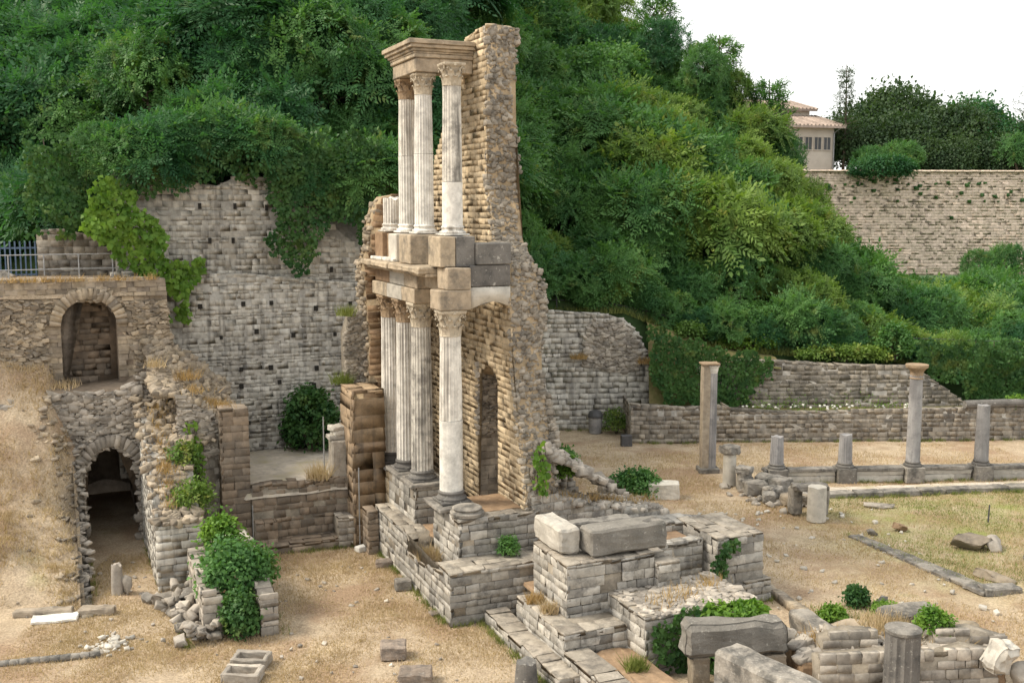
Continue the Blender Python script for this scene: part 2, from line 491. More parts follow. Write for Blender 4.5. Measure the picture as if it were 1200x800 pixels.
# ---------------------------------------------------------------- generic solids
def box_mesh(c, size, rot=None, bevel=0.02, jit=0.0, seed=0, sub=0):
    """bevelled, slightly worn box as verts, faces (world space)"""
    bm = bmesh.new()
    bmesh.ops.create_cube(bm, size=1.0)
    for v in bm.verts: v.co = Vector((v.co.x*size[0], v.co.y*size[1], v.co.z*size[2]))
    if sub:
        bmesh.ops.subdivide_edges(bm, edges=bm.edges[:], cuts=sub, use_grid_fill=True)
    if bevel:
        es = [e for e in bm.edges if e.calc_face_angle(0) > 0.5]
        bmesh.ops.bevel(bm, geom=es, offset=bevel, segments=1, affect='EDGES')
    if jit:
        for v in bm.verts:
            p = Vector(v.co)*(1.7/max(.3, min(size))) + Vector((seed*3.7, seed*1.3, 0))
            n = mnoise.noise_vector(p)
            v.co += n*jit
            n2 = mnoise.noise_vector(p*3.1); v.co += n2*jit*.45
    v = np.array([x.co[:] for x in bm.verts])
    bm.verts.index_update()
    f = [[y.index for y in x.verts] for x in bm.faces]
    bm.free()
    if rot is not None: v = v @ np.asarray(rot).T
    return v + np.array(c), f
def join(parts):
    V, F, n = [], [], 0
    for v, f in parts:
        v = np.asarray(v); V.append(v); F += [tuple(int(i)+n for i in q) for q in f]; n += len(v)
    return np.concatenate(V), F
GRID_ROT = basis(RX, RY, UX, UY)                              # local x along b, local y along a
def gbox(a0, a1, b0, b1, z0, z1, bevel=.02, jit=0.0, seed=0, sub=0):
    p = w((a0+a1)/2, (b0+b1)/2)
    return box_mesh((p[0], p[1], (z0+z1)/2), (b1-b0, a1-a0, z1-z0), GRID_ROT, bevel, jit, seed, sub)
def lathe(c, prof, seg=24, cap=True, axis=None):
    V, F = [], []
    for r, z in prof:
        for k in range(seg):
            a = 2*math.pi*k/seg
            V.append((c[0]+r*math.cos(a), c[1]+r*math.sin(a), c[2]+z))
    n = len(prof)
    for i in range(n-1):
        for k in range(seg):
            k2 = (k+1) % seg
            F.append((i*seg+k, i*seg+k2, (i+1)*seg+k2, (i+1)*seg+k))
    if cap:
        F.append(tuple(range(seg))[::-1]); F.append(tuple((n-1)*seg+k for k in range(seg)))
    return np.array(V), F
def tube(pts, r, seg=6):
    pts = [Vector(p) for p in pts]; V, F = [], []
    for i, p in enumerate(pts):
        d = (pts[min(i+1, len(pts)-1)] - pts[max(i-1, 0)]).normalized()
        u = d.orthogonal().normalized(); v = d.cross(u)
        rr = r[i] if isinstance(r, (list, tuple)) else r
        for k in range(seg):
            a = 2*math.pi*k/seg
            V.append((p + u*rr*math.cos(a) + v*rr*math.sin(a))[:])
    for i in range(len(pts)-1):
        for k in range(seg):
            k2 = (k+1) % seg
            F.append((i*seg+k, i*seg+k2, (i+1)*seg+k2, (i+1)*seg+k))
    F.append(tuple(range(seg))[::-1]); F.append(tuple((len(pts)-1)*seg+k for k in range(seg)))
    return np.array(V), F
def boulder(name, loc, size, mat, label, cat='rock', seed=0, rz=0.0, group=None, cuts=14, tilt=0.0):
    """one large loose stone, unevenly broken"""
    r = np.random.default_rng(1000+seed)
    v = ICO3[0].copy()*1.25
    for _ in range(cuts):
        n = r.normal(size=3); n /= np.linalg.norm(n); d = r.uniform(.26, .42)
        v -= np.outer(np.maximum(0, v @ n - d), n)
    v = np.clip(v, -.5, .5)
    for q in v:
        nz = mnoise.noise_vector(Vector(q*4)+Vector((seed*2.1, 0, 0)))
        q += np.array(nz[:])*.05
        q += np.array(mnoise.noise_vector(Vector(q*11)+Vector((seed, 3, 0)))[:])*.016
    v = v*np.array(size)
    c, s = math.cos(tilt), math.sin(tilt)
    v = v @ np.array([[c, 0, s], [0, 1, 0], [-s, 0, c]]).T @ rotz(rz).T
    v[:, 2] -= v[:, 2].min() + size[2]*.08
    o = mk(name, v + np.array(loc), ICO3[1], mat, None, loc=loc)
    return tag(o, label, cat, group)
def cut_block(name, loc, size, mat, label, cat='stone block', seed=0, rz=0.0, group=None, jit=.03, bevel=.03, tilt=(0, 0)):
    """one loose worn dressed block standing on the ground"""
    rot = rotz(rz)
    tx, ty = tilt
    rot = rot @ np.array([[1, 0, 0], [0, math.cos(tx), -math.sin(tx)], [0, math.sin(tx), math.cos(tx)]]) @ np.array([[math.cos(ty), 0, math.sin(ty)], [0, 1, 0], [-math.sin(ty), 0, math.cos(ty)]])
    v, f = box_mesh((0, 0, 0), size, rot, bevel, jit, seed, 5)
    v[:, 2] -= v[:, 2].min() + .02
    o = mk(name, v + np.array(loc), f, mat, None, loc=loc)
    return tag(o, label, cat, group)
# ---------------------------------------------------------------- ground and terrain
def fbm(x, y, s, seed=0.0, o=4):
    return mnoise.fractal(Vector((x*s+seed, y*s-seed, seed)), 1.0, 2.0, o)
def ground_mat():
    m = bpy.data.materials.new('dry_grass_ground')
    nt, nn, ll = nodes_of(m)
    ge = nn.new('ShaderNodeNewGeometry'); pos = ge.outputs['Position']
    nA = noise_tex(nt, pos, 0.35, 6, 0.6); nB = noise_tex(nt, pos, 1.7, 8, 0.7); nC = noise_tex(nt, pos, 18, 6, 0.75); nD = noise_tex(nt, pos, 0.5, 5, 0.65)
    mp = nn.new('ShaderNodeMapping'); mp.inputs['Location'].default_value = (13, 7, 3); ll.new(pos, mp.inputs['Vector'])
    nE = noise_tex(nt, mp.outputs[0], 0.8, 7, 0.7)
    col = mixc(nt, ramp(nt, nB, 0.32, 0.68), (0.355, 0.275, 0.19), (0.52, 0.425, 0.31))
    col = mixc(nt, math_node(nt, 'MULTIPLY', ramp(nt, nA, 0.47, 0.6), 0.8), col, (0.32, 0.22, 0.145))      # bare trodden soil
    col = mixc(nt, math_node(nt, 'MULTIPLY', ramp(nt, nE, 0.54, 0.68), 0.65), col, (0.56, 0.45, 0.31))
    # greener turf in the garden court behind the stage
    sx = nn.new('ShaderNodeSeparateXYZ'); ll.new(pos, sx.inputs[0])
    gx = ramp(nt, sx.outputs['X'], 9.0, 13.5)
    gy = math_node(nt, 'MULTIPLY', ramp(nt, sx.outputs['Y'], 27.5, 32.5), ramp(nt, sx.outputs['Y'], 40.2, 39.0))
    gf = math_node(nt, 'MULTIPLY', gx, gy)
    gf2 = math_node(nt, 'MULTIPLY', gf, ramp(nt, math_node(nt, 'ADD', nE, math_node(nt, 'MULTIPLY', nD, 0.4)), 0.55, 0.85))
    col = mixc(nt, gf2, col, (0.26, 0.27, 0.10))
    few = math_node(nt, 'MULTIPLY', ramp(nt, nD, 0.62, 0.72), 0.45)
    col = mixc(nt, few, col, (0.30, 0.28, 0.13))
    v = ramp(nt, nC, 0.3, 0.7, 0.5, 1.4)
    cc = nn.new('ShaderNodeCombineColor')
    for i in range(3): ll.new(v, cc.inputs[i])
    col = mixc(nt, 1.0, col, cc.outputs[0], 'MULTIPLY')
    bs = nn.new('ShaderNodeBsdfPrincipled'); bs.inputs['Roughness'].default_value = 1.0; bs.inputs['Specular IOR Level'].default_value = 0.05
    ll.new(col, bs.inputs['Base Color'])
    bp = nn.new('ShaderNodeBump'); bp.inputs['Strength'].default_value = 0.6; bp.inputs['Distance'].default_value = 0.06
    ll.new(noise_tex(nt, pos, 12, 9, 0.75), bp.inputs['Height']); ll.new(bp.outputs[0], bs.inputs['Normal'])
    out = nn.new('ShaderNodeOutputMaterial'); ll.new(bs.outputs[0], out.inputs[0])
    return m
M['ground'] = ground_mat()
M['hill'] = stone_mat('hill_undergrowth', (0.06, 0.11, 0.04), (0.055, 0.1, 0.036), dark=(0.05, 0.04, 0.025), stain=0.5, spread=0.05, pale=0.0)
M['verge'] = stone_mat('grassy_verge', (0.13, 0.13, 0.05), (0.13, 0.13, 0.05), dark=(0.28, 0.2, 0.11), stain=0.6, stain_lo=0.48, spread=0.05, pale=0.0)
M['chalk'] = stone_mat('pale_gravel', (0.55, 0.49, 0.41), (0.55, 0.49, 0.41), dark=(0.33, 0.29, 0.16), stain=0.75, stain_lo=0.5, stain_scale=1.0, spread=0.05, pale=0.4)

def grid_obj(name, xs, ys, zf, mat, kind='structure', mapf=None, smooth=True):
    V = []
    for y in ys:
        for x in xs:
            X, Y = mapf(x, y) if mapf else (x, y)
            V.append((X, Y, zf(X, Y)))
    nx, ny = len(xs), len(ys)
    i, j = np.meshgrid(np.arange(nx-1), np.arange(ny-1))
    k = (j*nx + i).ravel()
    F = np.stack([k, k+1, k+1+nx, k+nx], axis=1)
    o = mk(name, V, F, mat, None, smooth)
    if kind: o['kind'] = kind
    return o
xs = np.concatenate([np.array([-900, -300, -120, -60]), np.arange(-30, 34, .4), np.array([60, 120, 300, 900])])
ys = np.concatenate([np.array([-300, -60, -10, 8]), np.arange(16, 60, .4), np.array([70, 90, 130, 300, 1200])])
def ground_z(x, y):
    if 14 < y < 62 and -32 < x < 36: return 0.06*fbm(x, y, .35, 3.1) + 0.02*fbm(x, y, 1.6, 9)
    return 0.0
grid_obj('ground', xs, ys, ground_z, 'ground')

def lerp_tab(x, tab):
    if x <= tab[0][0]: return tab[0][1]
    for (x0, v0), (x1, v1) in zip(tab, tab[1:]):
        if x <= x1: return v0 + (x-x0)/(x1-x0)*(v1-v0)
    return tab[-1][1]
# the earth bank where the seats were, left of the vaulted passage
def bank_z(x, y):
    d = y - 27.6
    ab_ = (x-OX)*RX + (y-OY)*RY
    d += 1.1*fbm(x, y, .22, 1.5)*max(0, min(1, d/2))
    z = 1.1*max(0.0, d)*lerp_tab(ab_, [(-10.4, 1.0), (-9.3, .85), (-8.6, .5)]) if d > 0 else 0.6*d
    if z > 1: z += .12*math.sin(z*3.2+x*.6)*min(1, z-1)
    if z < .8: z -= .1
    return min(8.15, z) + .2*fbm(x, y, .6, 5) + .1*fbm(x, y, 2.2, 8)
av = np.arange(-2, 16.2, .3); bv = np.concatenate([np.arange(-30, -9, .3), np.array([-8.8, -8.62])])
grid_obj('seating_bank', bv, av, bank_z, 'ground', mapf=lambda b, a: w(a, b))

# wooded hillside behind
YB = [(-22, 40.5), (-17, 39.5), (-13, 39.0), (-6, 41.5), (-3, 43.5), (0, 51.9), (6, 52.2), (9, 52.3), (25, 53.2), (60, 55)]
ZB = [(-22, 8.3), (-17, 8.3), (-14, 11.0), (-6, 10.5), (-3, 9.0), (0, 5.5), (5.5, 5.5), (9.5, 3.9), (13, 3.4), (19, 3.0), (25, 2.2), (60, 1.6)]
SL = [(-60, .62), (6, .62), (11, .60), (14.5, .55), (17.5, .42), (20, .16), (24, .06), (60, .05)]
CAP = [(3, 48), (6, 34), (8, 25), (10, 21), (12, 20), (16, 17), (20, 13), (60, 12)]
def hill_z(x, y):
    d = y - lerp_tab(x, YB)
    if d < .06: return lerp_tab(x, ZB) - 7.0
    return lerp_tab(x, ZB) + lerp_tab(x, SL)*min(d, lerp_tab(x, CAP)) + .25*fbm(x, y, .25, 2)
hx = np.concatenate([np.array([-160, -90]), np.arange(-60, 70, 1.2), np.array([100, 160])])
grid_obj('hillside', hx, np.concatenate([np.array([0.02]), np.arange(.6, 60, 1.5), np.array([80, 120, 200])]), hill_z, 'hill', mapf=lambda x, v: (x, lerp_tab(x, YB)+v))
# terraces
def slab_quad(name, pts, z, mat, drop=.4, amp=.05):
    """terrace surface over a quad with edges turned down"""
    n = 14; P = [np.array(p) for p in pts]
    V = []
    for j in range(n+1):
        for i in range(n+1):
            u, v = i/n, j/n
            q = (1-v)*((1-u)*P[0]+u*P[1]) + v*((1-u)*P[3]+u*P[2])
            e = i in (0, n) or j in (0, n)
            V.append((q[0], q[1], z + amp*fbm(q[0], q[1], .8, 4) - (drop if e else 0)))
    i, j = np.meshgrid(np.arange(n), np.arange(n)); k = (j*(n+1)+i).ravel()
    o = mk(name, V, np.stack([k, k+1, k+2+n, k+1+n], axis=1), mat, None, True); o['kind'] = 'structure'
    return o
slab_quad('rear_terrace', [w(8.2, -3.8), w(8.2, .2), w(13.6, 2.0), w(13.6, -5.5)], 2.1, 'chalk')
slab_quad('upper_terrace', [w(11.9, -24), w(11.9, -5.7), w(17, -5.9), w(17, -24)], 8.28, 'ground')
def slope_z(x, y):
    t = lerp_tab(x, [(5.5, 5.5), (7, 5.1), (8.5, 4.5), (10, 3.9), (12, 3.6), (13, 3.5)])
    f = max(0, min(1, (y-50.5)/1.1))
    return 1.2 + (t-1.2)*f + .1*fbm(x, y, 1.2, 3) if x < 9.6 else t - .4 + .4*f
grid_obj('grass_slope', np.arange(6.6, 13, .3), np.arange(50.5, 53.2, .25), slope_z, 'verge')
slab_quad('street_terrace', [(5.6, 48.3), (30, 49.5), (30, 52), (5.6, 51.6)], 1.2, 'verge')

# ---------------------------------------------------------------- columns
def shaft(c, z0, z1, r0, r1, flutes=20, rings=9, broken=0.0, depth=.09):
    V, F = [], []
    per = 4; n = flutes*per if flutes else 28
    for i in range(rings):
        f = i/(rings-1); z = z0 + (z1-z0)*f
        r = r0 + (r1-r0)*(f**1.4)
        if i == rings-1 and not broken: r *= 1.03
        for k in range(n):
            a = 2*math.pi*k/n
            rr = r
            if flutes:
                ph = (k % per)/per
                rr = r*(1 - depth*math.sin(math.pi*ph)**.8) if ph else r
            rr *= 1 + .012*mnoise.noise(Vector((math.cos(a)*2, math.sin(a)*2, z*1.5+c[0])))
            zz = z
            if broken and i == rings-1: zz += broken*mnoise.noise(Vector((math.cos(a)*1.5+c[0], math.sin(a)*1.5, c[1])))
            V.append((c[0]+rr*math.cos(a), c[1]+rr*math.sin(a), zz))
    for i in range(rings-1):
        for k in range(n):
            k2 = (k+1) % n
            F.append((i*n+k, i*n+k2, (i+1)*n+k2, (i+1)*n+k))
    V.append((c[0], c[1], z1)); t = len(V)-1
    for k in range(n): F.append(((rings-1)*n+k, (rings-1)*n+(k+1) % n, t))
    return np.array(V), F
def attic_base(c, z, r, h=.3, plinth=True):
    p = [(r*1.0, h*1.02), (r*1.06, h*.98), (r*1.12, h*.92), (r*1.14, h*.84), (r*1.1, h*.76), (r*1.06, h*.7), (r*1.04, h*.6), (r*1.1, h*.5), (r*1.24, h*.47), (r*1.3, h*.38), (r*1.3, h*.3), (r*1.26, h*.2 if plinth else 0)]
    parts = [lathe((c[0], c[1], z), p[::-1], 24)]
    if plinth:
        parts.append(box_mesh((c[0], c[1], z+h*.1), (r*2.6, r*2.6, h*.2), GRID_ROT, .015, .008, int(c[0]*10)))
    return join(parts)
def corinthian(c, z, r, h, rot=0.0):
    parts = []
    bell = [(r*.98, 0), (r*1.06, .02*h), (r*.98, .05*h), (r*.96, .3*h), (r*1.0, .6*h), (r*1.15, .8*h), (r*1.3, .87*h)]
    parts.append(lathe((c[0], c[1], z), bell, 20))
    def leaf(a, z0, lh, wd, out):
        cs = [(0, 0, 1.0), (.35, .02, 1.1), (.7, .10, 1.0), (.93, .26, .75), (.98, .40, .45), (.86, .47, .2)]
        V, F = [], []
        ca, sa = math.cos(a), math.sin(a)
        for f, o, ww in cs:
            rad = r*1.02 + o*out*r*2
            for s, dz in ((-1, -.02), (-.5, .0), (0, .015), (.5, .0), (1, -.02)):
                t = s*wd*ww*(1 + (.12 if abs(s) == 1 else 0))
                rr = rad - abs(s)*.05*r
                V.append((c[0]+rr*ca-t*sa, c[1]+rr*sa+t*ca, z+z0+f*lh+dz*lh))
        for i in range(len(cs)-1):
            for k in range(4): F.append((i*5+k, i*5+k+1, i*5+6+k, i*5+5+k))
        return np.array(V), F
    for k in range(8): parts.append(leaf(rot+k*math.pi/4, .03*h, .42*h, r*.36, .42))
    for k in range(8): parts.append(leaf(rot+(k+.5)*math.pi/4, .1*h, .6*h, r*.34, .5))
    for k in range(4):                                       # corner volutes and stalks
        a = rot + math.pi/4 + k*math.pi/2
        for s in (-1, 1):
            ar = a + s*.14
            pts = [(c[0]+rr*math.cos(ar+s*.25*(1-q)), c[1]+rr*math.sin(ar+s*.25*(1-q)), z+h*zz) for q, rr, zz in ((0, r*1.0, .5), (.4, r*1.14, .68), (.8, r*1.36, .8), (1, r*1.5, .82), (1.05, r*1.52, .75), (1, r*1.44, .71))]
            parts.append(tube(pts, [.05*r, .08*r, .1*r, .11*r, .1*r, .05*r], 5))
    V, F = [], []                                            # concave-sided abacus
    n = 32; out = []
    for k in range(n):
        a = 2*math.pi*k/n
        m = abs(math.cos(2*a))                               # 1 on sides, 0 at corners
        out.append((r*(1.72 - .42*m**.6), a + rot))
    for zz, sc in ((.86, .94), (.9, 1.0), (.97, 1.03), (1.0, 1.0)):
        for rad, a in out: V.append((c[0]+rad*sc*math.cos(a), c[1]+rad*sc*math.sin(a), z+h*zz))
    for i in range(3):
        for k in range(n):
            k2 = (k+1) % n
            F.append((i*n+k, i*n+k2, (i+1)*n+k2, (i+1)*n+k))
    F.append(tuple(range(n))[::-1]); F.append(tuple(3*n+k for k in range(n)))
    parts.append((np.array(V), F))
    for k in range(4):
        a = rot + k*math.pi/2
        parts.append(rock_at((c[0]+r*1.3*math.cos(a), c[1]+r*1.3*math.sin(a), z+h*.92), r*.3, k))
    return join(parts)
def rock_at(c, d, i):
    v, f = ROCKS[i % len(ROCKS)]
    return v*d + np.array(c), f
GROT = math.atan2(RY, RX)
def column(parent, a, b, z0, z1, r, basem='marble', shaftm='marble', capm='capital', split=None, lowm=None, base_h=.32, cap_h=.72, lower_flutes=20, upper_flutes=20):
    c = w(a, b)
    zs, zc = z0+base_h, z1-cap_h
    zsplit = zs + (zc-zs)*split if split else zs
    v, f = shaft(c, zsplit if split else zs, zc, r if not split else r*.97, r*.86, upper_flutes)
    col = mk('column', v, f, shaftm, parent)
    if split:
        v, f = shaft(c, zs, zsplit-.012, r, r*.97, lower_flutes); mk('drum', v, f, lowm or shaftm, col)
    v, f = attic_base(c, z0, r, base_h); mk('base', v, f, basem, col)
    if capm:
        v, f = corinthian(c, zc, r*.86, cap_h, GROT + math.pi/4*0); mk('capital', v, f, capm, col)
    return col

# ---------------------------------------------------------------- the stage ruin
T = thing('stage_ruin', 'tall ruined stage building with two storeys of white marble columns', 'ruin', w(4.5, 2.6, 0))
AF = 9.0
# main wall with the doorway; poly given as (a, z)
arch = [(3.1, 5.7), (3.25, 5.95), (3.55, 6.12), (3.9, 6.15), (4.3, 6.0), (4.65, 5.7)]
low = [(AF, 0), (4.65, 0)] + arch[::-1] + [(3.1, 0), (1.1, 0), (1.15, 3.2), (1.55, 4.4), (2.0, 6.1), (2.22, 8.25), (2.5, 9.1), (3.35, 9.8), (3.6, 10.6), (3.9, 11.5), (3.85, 13), (3.95, 15.85), (5.6, 15.72), (6.3, 15.0), (7.5, 13.4), (7.9, 12.9), (8.5, 12.3), (8.8, 10.6), (AF, 10.0)]
p0, p1 = side_line(AF, 0, 2.6)
sp = side_poly(AF, low)
wall = prism('wall', p0, p1, sp, .9, 'mortartower', T, recess=.014)
pl = Pile('tower'); lay(pl, p0, p1, sp, .165, (.25, .62), depth=.05, joint=.01, rough=.004, vary=.1, rot=.004, crook=.006, worn=0); pl.joined('stones', wall)
# door reveals: far jamb faces the viewer
pl = Pile('rubble'); pj = end_line(4.61, 2.62, 3.5)
lay(pl, *pj, rect(0, .88, 1.4, 4.0), .2, (.2, .4)); rubble_face(pl, *pj, rect(.03, .88, 4.0, 6.1), (.1, .2)); pl.joined('stones', wall)
# broken end of the wall core
pl = Pile('coredark')
edge = [q for q in low if q[0] <= 3.96 and not (3.0 < q[0] < 3.3 and q[1] < 6) and q not in arch and q[0] < 4.6][1:]
edge = [(1.1, 1.6), (1.15, 3.2), (1.55, 4.4), (2.0, 6.1), (2.22, 8.25), (2.5, 9.1), (3.35, 9.8), (3.6, 10.6), (3.9, 11.5), (3.85, 13), (3.95, 15.85)]
for (a0, z0), (a1, z1) in zip(edge, edge[1:]):
    L = math.hypot(a1-a0, z1-z0); n = int(L/.055)
    for k in range(n):
        f = (k+random.random())/n; a = a0+f*(a1-a0); z = z0+f*(z1-z0)
        for b in np.arange(2.66, 3.5 + .12*math.sin(z*1.7) + (.12 if z < 9 else 0), .095):
            d = .06+.13*random.random()**1.7
            q = w(a + random.uniform(.0, .1), b+random.uniform(-.05, .05))
            pl.add('rock', random.randrange(12), (q[0], q[1], z), flat_rot(), (d*1.2, d, d*.85))
pl.joined('rubble_core', wall)
pl = Pile('tower'); cope(pl, p0, p1, [(AF-5.6, 15), (AF-3.9, 15), (AF-3.95, 15.85), (AF-5.6, 15.72)], .9, 3, (.25, .5)); pl.joined('coping', wall)

# cross wall closing the niche, seen from the front
cw = [(.42, 0), (2.7, 0), (2.7, 10.2), (1.7, 11.2), (1.05, 11.1), (.8, 10.8), (.62, 10.2), (.55, 9.4), (.35, 8.9), (.38, 8), (.5, 6.5), (.42, 5)]
p0, p1 = end_line(9.0, 0, 3)
wall2 = prism('wall', p0, p1, cw, .9, 'mortartower', T)
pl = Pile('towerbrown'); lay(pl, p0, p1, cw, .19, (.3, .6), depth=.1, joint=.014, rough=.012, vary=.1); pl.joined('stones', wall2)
pl = Pile('rubblewarm')
for i in range(130):
    z = random.uniform(5, 11); b = lerp_tab(z, [(5, .42), (6.5, .5), (8, .38), (8.9, .35), (9.4, .55), (10.2, .62), (11, .95)])
    q = w(9.05+random.uniform(0, .8), b+random.uniform(-.06, .03)); d = random.uniform(.1, .22)
    pl.add('rock', random.randrange(12), (q[0], q[1], z), flat_rot(), (d*1.3, d, d*.8))
pl.joined('rubble_core', wall2)
# wall further back on the far side of the niche opening
back = [(4.6, 0), (9.0, 0), (9.0, 9.9), (4.6, 9.9)]

# pier beside the stage
M['pierstone'] = stone_mat('pier_stone', (0.37, 0.275, 0.18), (0.29, 0.21, 0.14), stain=0.55, stain_lo=0.5, spread=0.15, pale=0.2, streak=0.4, bump=0.6)
stone_block(T, 'pier', 7.5, 8.95, -.55, .5, 0, 5.0, 'pierstone', 'mortartower', course=.42, lens=(.6, 1.1), single=False, joint=.008,
            end=[(-.55, 0), (.5, 0), (.5, 5.0), (.1, 5.05), (-.3, 4.8), (-.55, 4.9)])
pr = prism('wall', *end_line(9.35, -.2, .6), [(0, 0), (.8, 0), (.8, 7.7), (.5, 7.4), (.2, 7.2), (.0, 6.6)], .8, 'mortar', T)
pl = Pile('coredark'); rubble_face(pl, *end_line(9.35, -.2, .6), [(0, 3), (.8, 3), (.8, 7.7), (.5, 7.4), (.2, 7.2), (.0, 6.6)], (.1, .2)); pl.joined('rubble_core', pr)

# lower order columns
LZ0, LZ1 = 2.62, 7.97
column(T, 2.5, .95, LZ0, LZ1, .33, 'darkgrey', 'marble', 'capital', .46, 'marbleclean', upper_flutes=20, lower_flutes=0)
column(T, 5.05, .95, LZ0, LZ1, .33, 'darkgrey', 'marbledark', 'capital')
column(T, 6.55, .95, LZ0, LZ1, .33, 'darkgrey', 'marble', 'capitalbrown')
column(T, 8.2, .95, LZ0-.1, LZ1, .33, 'darkgrey', 'marble', 'capitalbrown', .33, 'marble')
# upper order columns
UZ0, UZ1 = 9.98, 14.6
column(T, 2.95, 1.2, UZ0, UZ1, .285, 'marble', 'marbledark', 'capital', .32, 'marbleclean', .26, .6, lower_flutes=0)
column(T, 5.38, 1.2, UZ0, UZ1, .285, 'marble', 'marbleclean', 'capital', .55, 'marbleclean', .26, .6)
column(T, 6.95, 1.2, UZ0, UZ1, .285, 'marble', 'marble', 'capitalbrown', .55, 'marbleclean', .26, .6)
# stump of the fourth upper column
c = w(8.5, 1.15); v, f = shaft(c, UZ0+.26, 11.05, .285, .28, 20, 5, .12); o = mk('column', v, f, 'marble', T)
v, f = attic_base(c, UZ0, .285, .26); mk('base', v, f, 'marble', o)

# lower entablature: separate blocks
def part(name, mat, *a, parent=T, **k):
    v, f = gbox(*a, **k); return mk(name, v, f, mat, parent)
part('entablature_block', 'cornice', 2.08, 2.95, .52, 1.42, 7.98, 8.52, bevel=.025, jit=.012, seed=1, sub=2)
part('entablature_block', 'cornice', 2.1, 2.9, .72, 1.42, 8.53, 9.13, bevel=.03, jit=.012, seed=2, sub=2)
part('pedestal', 'cornice', 2.3, 3.3, .6, 1.05, 9.14, 9.96, bevel=.02, jit=.01, seed=3, sub=2)
part('pedestal', 'darkgrey', 2.28, 3.32, 1.06, 1.6, 9.14, 9.965, bevel=.02, jit=.01, seed=4, sub=2)
# cross beam from the front column to the wall
part('entablature_block', 'darkgrey', 2.2, 2.9, 1.43, 2.62, 8.6, 9.18, bevel=.02, jit=.008, seed=5, sub=2)
part('entablature_block', 'darkgrey', 2.16, 2.9, 1.61, 2.62, 9.2, 9.78, bevel=.02, jit=.008, seed=6, sub=2)
lint = [(1.43, 7.99), (1.6, 8.05), (1.85, 8.15), (2.1, 8.18), (2.35, 8.14), (2.62, 8.02), (2.62, 8.58), (1.43, 8.58)]
prism('lintel', *end_line(2.22, 0, 3), lint, .62, 'palestone', T, recess=0)
# architrave, frieze, cornice over the three inner columns
for i, (a0, a1) in enumerate(((4.55, 5.78), (5.8, 7.3), (7.32, 8.98))):
    part('architrave', ('cornice', 'palestone', 'cornice')[i], a0, a1, .58, 1.4, 7.98, 8.4, bevel=.02, jit=.01, seed=10+i, sub=2)
    part('frieze', ('cornice', 'palestone', 'towerbrown')[i], a0, a1, .66+.02*i, 1.4, 8.41, 8.82, bevel=.02, jit=.012, seed=20+i, sub=2)
for i, (a0, a1) in enumerate(((3.0, 4.5), (4.52, 6.0), (6.02, 7.5), (7.52, 9.15))):
    v1 = gbox(a0, a1, .42, 1.5, 8.83, 8.92, bevel=.02, jit=.015, seed=30+i, sub=2)
    v2 = gbox(a0, a1, .2+.05*(i % 2), 1.5, 8.925, 9.1, bevel=.03, jit=.03, seed=40+i, sub=3)
    v, f = join([v1, v2]); mk('cornice', v, f, 'cornice', T)
part('frieze', 'cornice', 3.0, 4.53, .9, 1.4, 8.45, 8.82, bevel=.02, jit=.03, seed=24, sub=3)
# pedestals under the upper columns
part('pedestal', 'cornice', 4.75, 5.85, .55, 1.6, 9.11, 9.96, bevel=.025, jit=.012, seed=50, sub=2)
part('pedestal', 'cornice', 5.9, 6.35, .85, 1.5, 9.11, 9.94, bevel=.02, jit=.01, seed=51, sub=2)
part('pedestal', 'palestone', 6.4, 7.2, .62, 1.5, 9.11, 9.955, bevel=.03, jit=.01, seed=52, sub=2)
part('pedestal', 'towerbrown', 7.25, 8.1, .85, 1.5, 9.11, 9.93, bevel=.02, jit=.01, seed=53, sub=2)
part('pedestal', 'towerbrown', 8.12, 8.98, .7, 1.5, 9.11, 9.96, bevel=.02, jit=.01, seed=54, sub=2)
part('ledge', 'marble', 6.42, 8.9, .52, .84, 9.11, 9.2, bevel=.015, jit=.01, seed=55, sub=2)

# upper entablature: an L over two columns, tied back to the wall
def ell(z0, z1, o, mat, name, seed):
    parts = [gbox(4.95-o, 7.2+o, .84-o, 1.58, z0, z1, bevel=.02, jit=.012, seed=seed, sub=3),
             gbox(4.953-o, 5.8, 1.56, 2.59, z0+.002, z1-.002, bevel=.02, jit=.012, seed=seed+1, sub=3)]
    v, f = join(parts); return mk(name, v, f, mat, T)
ell(14.61, 15.0, 0, 'cornice', 'architrave', 60)
ell(15.005, 15.12, .06, 'cornice', 'frieze', 62)
def cornice_ring(z, prof, mat):
    parts = []
    for i, (o, h) in enumerate(prof):
        parts.append(gbox(4.95-o, 7.2+o, .84-o, 1.62, z, z+h, bevel=.012, jit=.012, seed=70+i, sub=3))
        parts.append(gbox(4.953-o, 5.85, 1.6, 2.585, z+.002, z+h-.002, bevel=.012, jit=.012, seed=80+i, sub=3))
        z += h+.001
    v, f = join(parts); return mk('cornice', v, f, mat, T)
cornice_ring(15.125, ((.07, .06), (.12, .08), (.2, .1), (.26, .13)), 'cornice')

